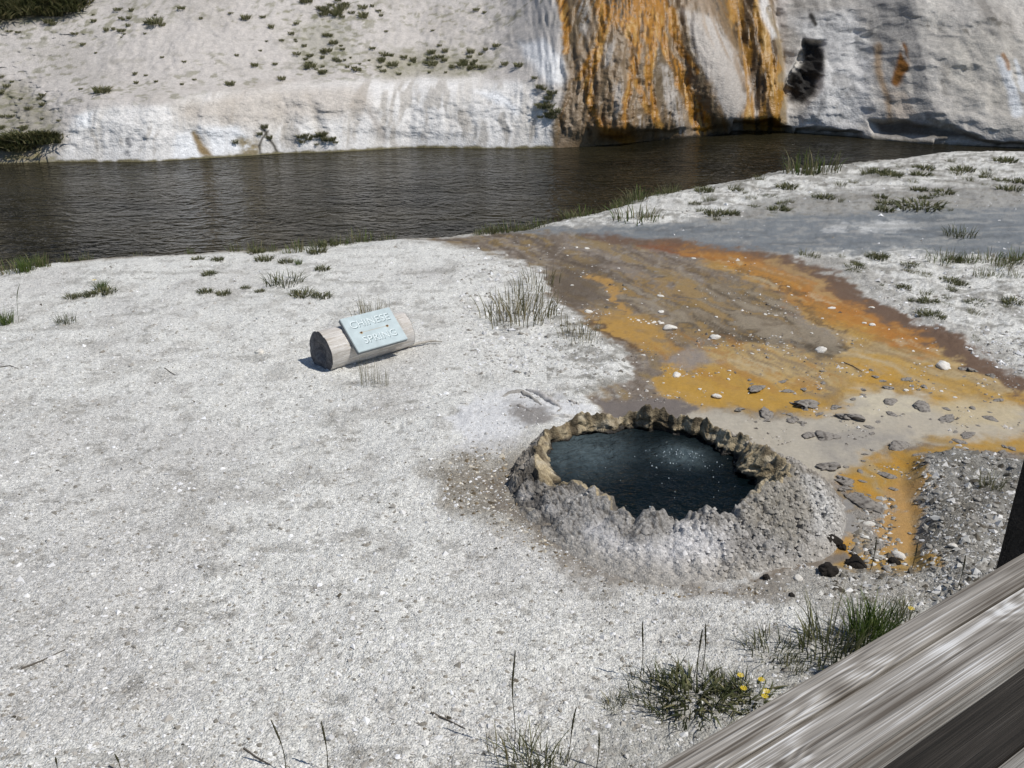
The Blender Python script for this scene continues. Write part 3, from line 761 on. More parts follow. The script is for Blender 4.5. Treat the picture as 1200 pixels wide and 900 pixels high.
    p.lay(fm * sstep(0.3, 0.5, s2), alb(128, 92, 42), a=0.45)
    p.lay(fm * sstep(0.2, 0.4, s3) * sstep(-0.1, 0.3, fi), alb(70, 60, 46), a=0.7)
    # grey white tongues
    for poly in ([(800, 10), (835, 20), (868, 70), (892, 125), (882, 158), (860, 158), (838, 110), (815, 65)],
                 [(776, 75), (785, 78), (800, 125), (806, 158), (795, 160), (782, 120)],
                 [(722, 100), (732, 96), (735, 130), (722, 138)], [(678, 0), (692, 0), (690, 45), (680, 35)], [(740, 25), (748, 25), (742, 45), (732, 42)],
                 [(748, 136), (756, 136), (756, 152), (748, 152)], [(708, 55), (722, 48), (720, 75), (706, 80)]):
        p.lay(pmask(px + 3.0 * fi + 5 * s3, py, poly, 4) * (1 if poly[0] == (800, 10) else sstep(-0.35, 0.15, s3 + 0.4 * fi)), alb(184, 177, 169), wet=0.6, a=0.85 if poly[0] == (800, 10) else 0.7)
    p.lay(pmask(qx, qy, [(775, -20), (820, -20), (850, 40), (900, 100), (908, 145), (890, 150), (860, 80), (815, 25)], 6) * sstep(-0.1, 0.4, s2), alb(150, 130, 108), a=0.7)
    # orange curtains
    orc = alb(158, 108, 30); orb = alb(160, 108, 34); brn = alb(62, 48, 24)
    jx = px + 2.2 * fi + 6.5 * fbm(X_ * 1.6, Z_ * 2.2, 113, 4)
    top = pmask(jx, py, [(700, -60), (790, -60), (788, 10), (775, 35), (745, 45), (715, 30), (700, 10)], 8)
    p.lay(top * sstep(-0.35, 0.15, s3), orc, a=0.9)
    p.lay(top * sstep(0.1, 0.4, -s3), brn, a=0.7)
    lines = [([(712, 10), (708, 35), (698, 65), (688, 95), (690, 115), (703, 145), (722, 158), (738, 166)], [5, 5, 4, 5, 4, 3, 4, 5]),
             ([(735, 30), (745, 60), (738, 90), (735, 125), (731, 150)], [9, 5, 4, 3, 2]),
             ([(756, 20), (762, 60), (760, 95), (765, 120), (777, 150)], [9, 5, 4, 3, 2]),
             ([(768, 25), (778, 50), (792, 80), (806, 110), (820, 135), (826, 158)], [7, 5, 5, 6, 8, 7]),
             ([(784, 10), (792, 40), (803, 65), (814, 85)], [5, 4, 3, 2]),
             ([(662, 0), (665, 30), (664, 60)], [5, 4, 3]),
             ([(746, 95), (752, 112), (762, 128), (770, 148)], [3, 3, 2, 2]),
             ([(676, 92), (684, 80), (694, 60)], [2, 3, 3])]
    for pts, wd in lines:
        m = lmask(jx, py, pts, [w * 1.15 for w in wd], 2.2)
        p.lay(m, orc, wet=0.7, a=0.95)
        p.lay(m * sstep(0.05, 0.4, s3 + 0.3 * fi), alb(182, 146, 84), a=0.7)
        p.lay(m * sstep(0.1, 0.4, -s3 - 0.3 * fi), brn, a=0.75)
    p.lay(pmask(qx, qy, [(690, 130), (720, 145), (750, 160), (740, 170), (705, 160)], 8), alb(150, 106, 52), a=0.7)
    rc = pmask(jx, py, [(848, -60), (885, -60), (905, 35), (917, 70), (920, 155), (868, 155), (872, 100), (862, 50), (852, 10)], 5)
    s4 = fbm(px * 0.16 + 0.6 * wv, py * 0.02, 115, 4)
    p.lay(rc * sstep(-0.3, 0.1, s4), alb(154, 110, 34), wet=0.7, a=0.92)
    p.lay(rc * sstep(0.05, 0.35, -s4 + 0.3 * fi), alb(70, 52, 28), a=0.9)
    p.lay(rc * sstep(0.22, 0.45, s4), alb(180, 146, 90), a=0.8)
    p.lay(pmask(px, py, [(880, -60), (890, -60), (905, 30), (914, 45), (905, 45), (892, 20)], 3) , alb(205, 203, 200), a=0.85)
    p.lay(lmask(jx, py, [(902, 10), (912, 50), (919, 100), (920, 150)], [3, 3, 3, 3], 2), alb(140, 124, 98), wet=0.5, a=0.8)
    # black foot of the fan: shade of the undercut painted in
    ff = np.interp(px, fbx, fby) - py
    p.lay(fm * (1 - sstep(1, 6, ff + 3 * fi)) * sstep(735, 790, px), alb(40, 36, 28), wet=0.7, a=0.9)
    # grey cliff on the right
    CL = [(924, -60), (926, 20), (922, 80), (924, 170), (1400, 190), (1400, -60)]
    cm = pmask(qx, qy, CL, 5)
    p.lay(cm, alb(178, 173, 166), grav=0.45)
    c1 = fbm(X_ * 1.0, Z_ * 0.8 + Y_ * 0.3, 120, 5); c2 = fbm(X_ * 3, Z_ * 1.6, 121, 4)
    p.lay(cm * sstep(0.0, 0.4, c1), alb(156, 151, 144), a=0.8)
    p.lay(cm * sstep(0.15, 0.5, c2), alb(198, 193, 185), a=0.7)
    p.lay(cm * sstep(0.3, 0.55, -c2), alb(128, 123, 116), a=0.6)
    p.lay(pmask(qx, qy, [(925, 20), (1000, 10), (1022, 60), (1020, 130), (1000, 155), (935, 150), (965, 100), (965, 50), (940, 45)], 9), alb(202, 200, 197), a=0.85)
    p.lay(pmask(qx, qy, [(925, 20), (1000, 10), (1022, 60), (1020, 130), (1000, 155), (935, 150), (965, 100), (965, 50), (940, 45)], 9) * sstep(0.05, 0.4, fbm(X_ * 5, Z_ * 3, 122, 4)), alb(156, 154, 151), a=0.8)
    p.lay(pmask(qx, qy, [(1012, -10), (1075, -10), (1085, 60), (1085, 140), (1068, 110), (1060, 60), (1025, 45)], 8), alb(142, 139, 135), a=0.8)
    p.lay(pmask(qx, qy, [(1085, 20), (1200, 50), (1200, 160), (1120, 120)], 25), alb(170, 164, 153), a=0.5)
    p.lay(lmask(qx, qy, [(1028, 58), (1030, 85), (1040, 110), (1042, 140)], [5, 5, 4, 3], 4), alb(148, 118, 80), a=0.7)
    p.lay(lmask(qx, qy, [(1060, 55), (1058, 75), (1052, 98)], [3, 7, 5], 3), alb(136, 92, 44), wet=0.2)
    p.lay(lmask(qx, qy, [(1054, 50), (1064, 75), (1066, 105), (1082, 138)], [2, 2, 3, 3], 2), alb(204, 196, 184), a=0.8)
    p.lay(pmask(qx, qy, [(1045, 105), (1062, 108), (1080, 138), (1045, 140)], 4), alb(190, 176, 160), a=0.8)
    p.lay(lmask(qx, qy, [(1172, 70), (1184, 100), (1194, 132)], [5, 6, 6], 3), alb(208, 210, 212), a=0.85)
    p.lay(lmask(qx, qy, [(1190, 70), (1200, 105)], [3, 4], 2), alb(208, 210, 212), a=0.8)
    p.lay(lmask(qx, qy, [(1175, 64), (1180, 80)], [3, 2], 2), alb(150, 110, 70), a=0.8)
    p.lay(pmask(qx, qy, [(943, 48), (962, 52), (963, 85), (955, 108), (940, 122), (924, 118), (926, 95), (938, 75)], 4), alb(46, 44, 42), wet=0.2, grav=1)  # hollow painted near black for the shade inside it
    p.lay(lmask(qx, qy, [(950, 16), (954, 26)], [3, 3], 2), alb(60, 58, 55))
    p.lay(pmask(qx, qy, [(1026, 144), (1060, 143), (1090, 147), (1120, 152), (1148, 162), (1085, 161), (1030, 157)], 4), alb(72, 64, 52), wet=0.3, a=0.85)  # shadow slot below the overhang, painted dark
    for a, b in (((1115, 15), (1145, 45)), ((1160, 20), (1185, 35)), ((1080, 30), (1100, 36))):
        p.lay(lmask(qx, qy, [a, b], 3, 4) * sstep(0, 0.4, fi), alb(90, 86, 78), a=0.8)
    p.lay(cm * (1 - sstep(1, 7, ff + 4 * fi)), alb(92, 86, 70), wet=0.3, a=0.8)
    V = np.stack([X_, Y_, Z_], 1)
    f = grid_faces(nrow, len(cols))
    me = mesh_np('hillside', V, f, True, p.c, {'wet': p.wet, 'grav': p.grav})
    tag(link('hillside', me, M['hill']), kind='structure')
    return V, px, py

HV, Hpx, Hpy = build_hill()
_vis = (Hpx > -40) & (Hpx < 1240) & (Hpy > -20) & (Hpy < 200)
HVv, Hpxv, Hpyv = HV[_vis], Hpx[_vis], Hpy[_vis]

def hpt(px, py):
    i = np.argmin((Hpxv - px) ** 2 + (Hpyv - py) ** 2)
    return Vector(HVv[i])

# ------------------------------------------------------------------ the spring: cone and pool
def build_cone():
    na, = (760,)
    th = np.linspace(-math.pi, math.pi, na, endpoint=False)
    # rows: s<0 inner wall, 0 crest, 0..1 outer slope
    s = np.concatenate([np.linspace(-1, 0, 60, endpoint=False), np.linspace(0, 1, 130), [1.12]])
    T, S = np.meshgrid(th, s)
    ct, st_ = np.cos(T), np.sin(T)
    rc = r_crest(th); rb = r_base(th)
    ker = np.ones(9) / 9
    rc = np.convolve(np.pad(rc, 4, mode='wrap'), ker, 'valid'); rb = np.convolve(np.pad(rb, 4, mode='wrap'), ker, 'valid')
    wb = sstep(0.0, 0.45, np.sin(th))
    rb = rb * (1 - wb) + (rc + 0.10) * wb
    rb = np.maximum(rb, rc + 0.05 + 0.05 * sstep(0.2, -0.4, np.sin(th)))
    ex, ey = np.cos(th) * 1.0, np.sin(th) * 1.0
    kw, _, kid = worley(ex * 6.5 + 20, ey * 6.5 + 20, 136)
    crag = 0.045 * fbm(ex * 5 + 3, ey * 5, 130, 3) - 0.045 * (0.45 - 1.3 * kw ** 2) + 0.015 * fbm(ex * 16, ey * 16 + 5, 131, 2)
    rc = rc + crag
    hc = crest_h(th) + 0.06 * fbm(ex * 4, ey * 4 + 9, 132, 3) + 0.05 * (0.3 - 1.3 * kw ** 2) * (0.2 + 1.2 * kid) + 0.02 * fbm(ex * 13 + 2, ey * 13, 133, 2)
    # the rim stands lower on the near side

    wall = 0.07 + 0.06 * np.abs(np.cos(th)) ** 2 + 0.05 * fbm(ex * 5, ey * 5, 134, 3)
    u = np.clip(-S, 0, 1); o = np.clip(S, 0, 1.12)
    rw, _, _ = worley(ct * 15 + 30 + 0.0 * S, st_ * 15 + 30, 135)
    rib = 1.6 * (0.4 - 1.2 * rw ** 2) + 0.6 * fbm(ct * 30, st_ * 30 + S * 2, 138, 3)
    side = (np.cos(th) ** 2)[None]
    R_in = rc[None] - wall[None] * ((1 - side) * (0.25 * u ** 0.7 + 0.75 * u ** 1.6) + side * np.minimum(1, (u / 0.3) ** 0.8)) - 0.012 * np.sin(u * 9) - (0.006 + 0.02 * np.maximum(fbm(ex * 3, ey * 3, 139, 2), 0))[None] * rib * np.minimum(u * 5, 1)
    Z_in = hc[None] - 0.42 * u ** 0.85
    R_out = rc[None] + (rb - rc)[None] * o
    oc = np.minimum(o, 1.0)
    Z_out = hc[None] * (1 - oc) ** 1.25 * (1 + 0.35 * oc) - 0.012 - 0.10 * np.maximum(o - 1, 0) / 0.12
    # flat lip just beyond the crest
    R = np.where(S < 0, R_in, R_out); Z = np.where(S < 0, Z_in, Z_out)
    X = CEN.x + R * ct; Y = CEN.y + R * st_
    f1, f2, idv = worley(X * 16, Y * 16, 140)
    g1, g2, gid = worley(X * 42 + Z * 20, Y * 42 - Z * 20, 141)
    big = fbm(X * 5, Y * 5, 142, 3)
    fade = np.clip(o * 6, 0, 1) * np.clip((1.05 - o) * 5, 0, 1) * (1 - 0.8 * wb[None])
    e1, e2, eid = worley(X * 8 + 3, Y * 8, 147)
    pxc, pyc, _ = proj(X, Y, Z)
    lefty = sstep(690, 630, pxc)
    rough_ = 0.45 + 0.55 * sstep(760, 900, pxc) + 0.35 * lefty
    Z = Z + fade * rough_ * (0.045 * (0.45 - 1.2 * f1 ** 2) * (0.4 + idv) + 0.032 * (0.5 - 1.3 * g1 ** 2) * (0.4 + gid) + 0.04 * big + (0.035 + 0.05 * lefty) * (0.42 - 1.2 * e1 ** 2))
    lipn = np.exp(-(S / 0.10) ** 2)
    k1, k2, kid = worley(X * 22, Y * 22, 143)
    Z = Z + lipn * (0.035 * (0.6 - k1) + 0.02 * big)
    wallm = (S < 0) * np.clip(u * 4, 0, 1)
    t3 = T * 0.62
    wob = fbm(t3 * 9 + Z * 7, Z * 20 - t3 * 4, 144, 4, 0.6); wob2, _, wid = worley(t3 * 16 + Z * 10, Z * 26 - t3 * 3, 145)
    Rj = (0.05 * wob + 0.05 * (0.4 - wob2) * (0.3 + wid)) * wallm
    near_lip = np.exp(-(S / 0.25) ** 2)
    Z = Z + near_lip * (0.03 * fbm(X * 10, Y * 10, 146, 3) + 0.022 * fbm(X * 28, Y * 28, 148, 2))
    X = X + Rj * ct; Y = Y + Rj * st_
    X, Y, Z, S_, T_ = (a.ravel() for a in (X, Y, Z, S, T))
    px, py, zc = proj(X, Y, Z)
    p = Paint(len(X), alb(150, 147, 143), 0.05, 0.9)
    f1 = f1.ravel(); g1 = g1.ravel(); gid = gid.ravel(); big = big.ravel(); idv = idv.ravel()
    n1 = fbm(X * 3, Y * 3, 150, 4); n2 = fbm(X * 11, Y * 11, 151, 3)
    p.lay(sstep(0.05, 0.45, n1), alb(118, 113, 107), a=0.75)
    p.lay(sstep(0.1, 0.6, n2), alb(156, 153, 149), a=0.5)
    p.lay(gid ** 2, alb(176, 173, 168), a=0.55)
    p.lay(sstep(0.45, 0.75, g1), alb(84, 78, 70), a=0.6)
    qx = px + 10 * n1; qy = py + 8 * n2
    # white crusts low on the near side and dry white right flank
    p.lay(pmask(qx, qy, [(690, 640), (720, 625), (770, 640), (800, 610), (850, 620), (860, 660), (820, 680), (740, 672)], 12), alb(204, 202, 201), a=0.85)
    p.lay(pmask(qx, qy, [(680, 615), (708, 608), (712, 632), (684, 636)], 8), alb(186, 184, 183), a=0.8)
    p.lay(pmask(qx, qy, [(600, 570), (640, 585), (650, 605), (615, 600)], 8), alb(186, 184, 184), a=0.7)
    p.lay(pmask(qx, qy, [(935, 560), (965, 560), (992, 595), (985, 640), (950, 630), (955, 600)], 10), alb(196, 195, 192), a=0.75)
    p.lay(pmask(qx, qy, [(880, 560), (935, 545), (955, 600), (930, 640), (870, 610)], 12), alb(140, 134, 122), a=0.6)
    p.lay(sstep(0.55, 0.95, S_ + 0.25 * n1) * sstep(-0.1, -0.5, np.sin(T_)), alb(166, 161, 153), grav=0.9, a=0.8)
    # left shoulder: dark wet lumps
    p.lay(pmask(qx, qy, [(598, 520), (622, 518), (640, 550), (634, 572), (608, 566), (596, 548)], 6) * sstep(-0.3, 0.2, n2), alb(70, 67, 64), wet=0.3, a=0.8)
    # tan rim and inner wall
    rim = np.exp(-(np.maximum(S_, 0) / 0.16) ** 2)
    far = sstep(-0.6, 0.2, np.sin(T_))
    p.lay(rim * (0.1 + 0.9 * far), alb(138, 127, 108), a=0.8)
    inn = (S_ < 0.0) * 1.0
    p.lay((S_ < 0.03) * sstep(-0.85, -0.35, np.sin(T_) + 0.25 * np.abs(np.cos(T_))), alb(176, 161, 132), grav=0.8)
    p.lay(inn * sstep(0.0, 0.5, fbm(X * 14, Y * 14 + Z * 25, 153, 3)), alb(196, 186, 166), a=0.6)
    p.lay((S_ < 0.0) * sstep(0.05, 0.4, fbm(T_ * 9, Z * 22 + T_ * 3, 154, 4)), alb(112, 100, 82), a=0.75)
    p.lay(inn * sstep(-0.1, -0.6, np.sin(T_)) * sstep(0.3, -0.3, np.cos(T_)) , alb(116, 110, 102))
    rb_ = fbm(np.cos(T_) * 20, np.sin(T_) * 20 + Z * 3, 152, 3)
    p.lay(inn * sstep(0.15, 0.45, rb_), alb(104, 88, 62), a=0.6)
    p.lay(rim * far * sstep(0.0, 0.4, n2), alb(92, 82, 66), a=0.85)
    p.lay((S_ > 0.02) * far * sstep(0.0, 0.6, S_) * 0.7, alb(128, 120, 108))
    p.lay((S_ > 0) * sstep(0.25, 0.6, e1.ravel()) * sstep(690, 630, px), alb(58, 54, 50), a=0.7)  # gaps between the left lumps painted dark as shaded holes
    p.lay(sstep(0.015, -0.015, Z - (POOL_Z + 0.02) + 0.03 * n2) * inn, alb(40, 36, 31), wet=0.6)  # dark band paints the shadow line along the water's edge
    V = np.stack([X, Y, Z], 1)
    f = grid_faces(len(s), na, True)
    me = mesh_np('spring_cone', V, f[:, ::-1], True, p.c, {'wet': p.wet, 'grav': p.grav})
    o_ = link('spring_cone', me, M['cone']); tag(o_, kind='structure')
    # pebbles stuck to the outer flank (one mass)
    fl_ = np.where((S_ > 0.08) & (S_ < 1.0) & (py > 500) & (rng.random(len(S_)) < 0.12 + 0.88 * sstep(780, 900, px)))[0]
    pk = rng.choice(fl_, 4200, replace=True)
    m_ = len(pk); k_ = 5
    sz = np.clip(rng.lognormal(math.log(0.0085), 0.45, m_), 0.004, 0.024)
    PVt = np.zeros((m_, k_ + 1, 3)); an = rng.uniform(0, 6.28, m_)
    bx_ = X[pk] + rng.normal(0, 0.006, m_); by_ = Y[pk] + rng.normal(0, 0.006, m_)
    for j in range(k_):
        aa = an + j * 6.283 / k_; rd = sz * rng.uniform(0.7, 1.2, m_)
        PVt[:, j, 0] = bx_ + np.cos(aa) * rd; PVt[:, j, 1] = by_ + np.sin(aa) * rd; PVt[:, j, 2] = Z[pk] - sz * 0.3
    PVt[:, k_, 0] = bx_; PVt[:, k_, 1] = by_; PVt[:, k_, 2] = Z[pk] + sz * rng.uniform(0.5, 0.9, m_)
    bb = (np.arange(m_) * (k_ + 1))[:, None]
    ff_ = np.concatenate([np.concatenate([bb + j, bb + (j + 1) % k_, bb + k_], 1) for j in range(k_)], 0)
    cc_ = np.repeat((p.c[pk] * rng.uniform(0.75, 1.4, (m_, 1)))[:, None], k_ + 1, 1).reshape(-1, 3)
    me = mesh_np('cone_pebbles', PVt.reshape(-1, 3), ff_, True, np.clip(cc_, 0, 0.8))
    tag(link('cone_pebbles', me, M['chips']), 'small grey pebbles crusting the outer flank of the spring cone', 'pebbles', kind='stuff')
    # pool
    nr = 60
    rr = np.linspace(0, 1, nr)
    A, B = np.meshgrid(th[::4], rr)
    lim = (rc - 0.05)[::4]
    X = CEN.x + B * lim[None] * np.cos(A); Y = CEN.y + B * lim[None] * np.sin(A)
    boil = PV(800, 533, POOL_Z)
    d = np.hypot(X - boil.x, Y - boil.y)
    Z = POOL_Z + 0.006 * fbm(X * 9, Y * 9, 160, 3) + np.exp(-(d / 0.16) ** 2) * 0.018 * fbm(X * 22, Y * 22, 161, 2)
    pxx, pyy, _ = proj(X, Y, Z)
    haze_boil = np.exp(-(((pxx - 680) / 55) ** 2 + ((pyy - 528) / 28) ** 2)) * 0.75 + np.exp(-(d / 0.17) ** 2) * 0.8  # left patch paints steam haze and sky reflection; second term is the pale boil
    me = mesh_np('hot_pool', np.stack([X.ravel(), Y.ravel(), Z.ravel()], 1), grid_faces(nr, A.shape[1], True), True, None, {'haze_boil': haze_boil.ravel()})
    tag(link('hot_pool', me, M['pool']), kind='structure')
    # bubbles on the boil
    bv, bf = [], []
    base = 0
    for i in range(108):
        big_ = i < 92
        a = rng.normal(0, 1, 2)
        if big_: q = Vector((boil.x + 0.03 + a[0] * 0.13, boil.y + a[1] * 0.11, POOL_Z + 0.006))
        else: q = Vector((CEN.x + a[0] * 0.24, CEN.y + a[1] * 0.2, POOL_Z + 0.006))
        if math.hypot(q.x - CEN.x, q.y - CEN.y) > 0.5: continue
        r = abs(rng.normal(0.0008, 0.0016)) + 0.0012
        ring = 6
        pts = [(q.x + r * math.cos(k * 1.0472), q.y + r * math.sin(k * 1.0472), q.z - 0.004) for k in range(ring)]
        pts += [(q.x + r * .7 * math.cos(k * 1.0472), q.y + r * .7 * math.sin(k * 1.0472), q.z + r * .6) for k in range(ring)]
        pts.append((q.x, q.y, q.z + r * .9))
        bv += pts
        for k in range(ring):
            k2 = (k + 1) % ring
            bf += [(base + k, base + k2, base + ring + k2), (base + k, base + ring + k2, base + ring + k), (base + ring + k, base + ring + k2, base + 2 * ring)]
        base += len(pts)
    me = mesh_np('bubbles', bv, bf)
    tag(link('bubbles', me, M['bubble']), 'small pale bubbles boiling up in the dark hot pool', 'bubbles', kind='stuff')
build_cone()

# ------------------------------------------------------------------ loose chips and pebbles (stuff)
def chips(name, n, pxr, pyr, dens, size, label, tone, seed, cols=None):
    r = np.random.default_rng(seed)
    px = r.uniform(pxr[0], pxr[1], n); py = r.uniform(pyr[0], pyr[1], n)
    keep = r.random(n) < dens(px, py)
    px, py = px[keep], py[keep]
    x, y = P(px, py, 0.0)
    z = gz(x, y)
    x, y = P(px, py, z)
    z = gz(x, y)
    m = len(x)
    sz = size(r, m) * (0.75 + 0.05 * y)
    ang = r.uniform(0, 6.283, m)
    k = 5
    V = np.zeros((m, k + 1, 3))
    for j in range(k):
        a = ang + j * 6.283 / k + r.normal(0, 0.25, m)
        rad = sz * r.uniform(0.6, 1.25, m)
        V[:, j, 0] = x + np.cos(a) * rad; V[:, j, 1] = y + np.sin(a) * rad * 0.8
        V[:, j, 2] = z + sz * r.uniform(-0.35, 0.25, m)
    V[:, k, 0] = x + r.normal(0, 0.3, m) * sz; V[:, k, 1] = y + r.normal(0, 0.3, m) * sz
    V[:, k, 2] = z + sz * r.uniform(0.35, 0.95, m)
    b = (np.arange(m) * (k + 1))[:, None]
    f = np.concatenate([np.concatenate([b + j, b + (j + 1) % k, b + k], 1) for j in range(k)], 0)
    t = r.choice(len(tone), m)
    cc = np.array([alb(*q) for q in tone])[t] * r.uniform(0.8, 1.15, (m, 1))
    cc = np.repeat(cc[:, None, :], k + 1, 1).reshape(-1, 3)
    me = mesh_np(name, V.reshape(-1, 3), f, False, np.clip(cc, 0, 0.85))
    tag(link(name, me, M['chips']), label, 'gravel', kind='stuff')

def cone_clear(px, py):
    return 1 - sstep(-6, 2, poly_sd(px, py, BASE, 80))
def white_d(px, py):
    bas = sstep(-16, 4, poly_sd(px, py, BASIN, 80))
    riv = sstep(2, 14, py - np.interp(px, nbx, nby))
    wetr = pmask(px, py, [(590, 267), (760, 260), (920, 252), (1060, 244), (1320, 236), (1320, 304), (1060, 296), (880, 294), (660, 272)], 5)
    return (1 - bas) * riv * cone_clear(px, py) * (1 - 0.9 * wetr) * (0.35 + 0.65 * sstep(250, 420, py))
WT = [(222, 221, 219), (205, 203, 200), (190, 187, 182), (214, 213, 212), (168, 163, 155), (140, 135, 126)]
chips('sinter_chips', 74000, (-140, 1340), (262, 960), white_d, lambda r, m: np.clip(r.lognormal(math.log(0.0062), 0.52, m), 0.003, 0.03), 'loose white sinter chips covering the pale ground', WT, 3)
chips('far_bank_chips', 11000, (540, 1340), (180, 440), lambda a, b: white_d(a, b) / 0.6, lambda r, m: np.clip(r.lognormal(math.log(0.013), 0.45, m), 0.006, 0.04), 'loose pale chips on the white bank beyond the orange mat', WT, 4)
chips('dark_litter', 1500, (-140, 1340), (290, 960), lambda a, b: white_d(a, b) * sstep(-0.2, 0.4, fbm(a * 0.012, b * 0.02, 175, 3)), lambda r, m: np.clip(r.lognormal(math.log(0.0055), 0.55, m), 0.003, 0.02), 'dark bits of twig and dirt littering the white gravel', [(92, 86, 76), (70, 66, 58), (116, 108, 96)], 9)
GT = [(190, 188, 182), (150, 146, 138), (120, 115, 106), (205, 203, 199), (96, 90, 80)]
chips('coarse_gravel', 9000, (930, 1330), (520, 760), lambda a, b: np.clip(pmask(a, b, GRAVEL_MOUND, 10) + pmask(a, b, [(1005, 588), (1045, 582), (1052, 645), (1080, 668), (1100, 705), (960, 700), (1000, 640)], 8) * 0.8, 0, 1),
      lambda r, m: np.clip(r.lognormal(math.log(0.0115), 0.5, m), 0.005, 0.05), 'coarse grey gravel heaped between the ochre mat and the fence', GT, 6)
chips('apron_pebbles', 7000, (495, 960), (515, 700), lambda a, b: cone_clear(a, b) * np.clip(pmask(a, b, [(505, 548), (545, 530), (610, 515), (640, 560), (650, 600), (700, 650), (640, 640), (560, 610), (525, 585)], 14) + 0.5 * pmask(a, b, [(600, 600), (680, 640), (800, 690), (930, 680), (900, 710), (760, 705), (620, 650)], 10), 0, 1),
      lambda r, m: np.clip(r.lognormal(math.log(0.0085), 0.45, m), 0.004, 0.03), 'brown and white pebbles on the dirty apron left of the cone', [(196, 188, 172), (140, 126, 104), (110, 98, 80), (205, 203, 198)], 7)
chips('mat_grit', 15000, (560, 1300), (268, 560), lambda a, b: pmask(a, b, BASIN, 8) * sstep(0.0, 0.45, fbm(a * 0.025, b * 0.06, 170, 4)), lambda r, m: np.clip(r.lognormal(math.log(0.0075), 0.5, m), 0.003, 0.025), 'scattered white and grey grit on the bacterial mat', [(210, 206, 200), (190, 184, 176), (130, 124, 116), (112, 106, 100)], 8)

# ------------------------------------------------------------------ stones
def stone_mesh(name, seed, c, flat=0.6, rough=0.22, sub=3, elong=1.3, dark=None):
    bm = bmesh.new()
    bmesh.ops.create_icosphere(bm, subdivisions=sub, radius=1.0)
    co = np.array([v.co[:] for v in bm.verts])
    n = co / np.linalg.norm(co, axis=1)[:, None]
    q = n + seed * 3.1
    d = 1 + rough * fbm(q[:, 0] * 1.5 + q[:, 2], q[:, 1] * 1.5 - q[:, 2] * 0.7, seed, 3) * 1.6 + rough * 0.5 * fbm(q[:, 0] * 5 + q[:, 2] * 2, q[:, 1] * 5, seed + 9, 2)
    # facets
    r = np.random.default_rng(seed)
    for _ in range(6):
        pn = r.normal(0, 1, 3); pn /= np.linalg.norm(pn)
        lim = r.uniform(0.62, 0.9)
        dd = (n * d[:, None]) @ pn
        d = np.where(dd > lim, d * (lim / np.maximum(dd, 1e-6)) ** 0.8, d)
    co = n * d[:, None] * np.array([elong, 1.0, flat])
    for v, p_ in zip(bm.verts, co): v.co = p_
    me = bpy.data.meshes.new(name); bm.to_mesh(me); bm.free()
    for pl in me.polygons: pl.use_smooth = sub > 2
    cc = np.array([alb(*c)] * len(co)); nn = fbm(co[:, 0] * 3 + seed, co[:, 1] * 3 + co[:, 2] * 2, 5, 3)
    cc = cc * (1 + 0.3 * nn[:, None])
    if dark is not None:
        m = sstep(0.0, 0.35, nn)[:, None]; cc = cc * (1 - m) + alb(*dark) * m
    a = me.color_attributes.new('Col', 'FLOAT_COLOR', 'POINT')
    rgba = np.ones((len(co), 4), np.float32); rgba[:, :3] = np.clip(cc, 0, 0.85)
    a.data.foreach_set('color', rgba.ravel())
    me.materials.append(M['stone'])
    return me

def put_stone(me, px, py, wpx, label, cat='stone', group=None, name='stone', sink=0.35, rz=None, sq=1.0):
    q = gpt(px, py)
    _, _, zc = proj(np.array([q.x]), np.array([q.y]), np.array([q.z]))
    r = wpx * float(zc[0]) / F / 2 / 1.3
    o = link(name, me)
    o.scale = (r, r, r * sq)
    o.rotation_euler = (random.uniform(-.15, .15), random.uniform(-.15, .15), random.uniform(0, 6.28) if rz is None else rz)
    o.location = (q.x, q.y, q.z + r * 0.6 * (1 - 2 * sink) * 0.6)
    tag(o, label, cat, group)
    return o

dark_m = [stone_mesh('dark_stone', 20 + i, (52, 48, 44), 0.85, 0.3, 4, 1.1, (34, 31, 28)) for i in range(3)]
for i, (x, y, w, lb) in enumerate([(975, 636, 27, 'round dark brown rock against the right foot of the cone'), (987, 642, 13, 'small dark rock touching the round dark rock'),
                                   (1002, 662, 26, 'dark angular rock amid pebbles in ochre water'), (968, 671, 28, 'low dark rock on the gravel below the cone'),
                                   (1048, 660, 16, 'dark rock beside a pale white block at the ochre run'), (898, 678, 13, 'small dark stone at the muddy foot of the cone'),
                                   (928, 698, 9, 'tiny grey stone on white gravel below the cone')]):
    put_stone(dark_m[i % 3], x, y, w, lb, 'rock', None, 'dark_rock', 0.2)

white_m = [stone_mesh('white_stone', 40 + i, (222, 216, 206), 0.62, 0.25, 3, 1.35, None) for i in range(4)]
for i, (x, y, w, lb) in enumerate([(786, 385, 20, 'large white stone at the upper edge of the ochre mat'), (838, 396, 16, 'white stone right of the large white stone on the mat'),
                                   (793, 440, 14, 'flat white chip stone by a grey mud lobe'), (840, 465, 14, 'white stone alone in smooth ochre water above the rim'),
                                   (962, 411, 17, 'white stone on the tip of the dark silt island'), (1105, 430, 22, 'broad white stone slab on ochre mat near brown seam'),
                                   (1054, 651, 20, 'pale white block beside a dark rock at the ochre run'), (774, 366, 9, 'small white stone above the large white stone'),
                                   (1022, 381, 9, 'small white stone in the orange stream'), (304, 413, 15, 'flat cream stone on white gravel left of the log sign'),
                                   (1018, 614, 14, 'pale stone on the pebble island of the ochre run'), (936, 678, 13, 'cream stone on gravel below the low dark rock'),
                                   (1118, 640, 13, 'pale stone on grey gravel bank'), (690, 366, 12, 'mottled pale stone at the edge of the white gravel')]):
    put_stone(white_m[i % 4], x, y, w, lb, 'stone', None, 'white_stone', 0.36, sq=0.75)

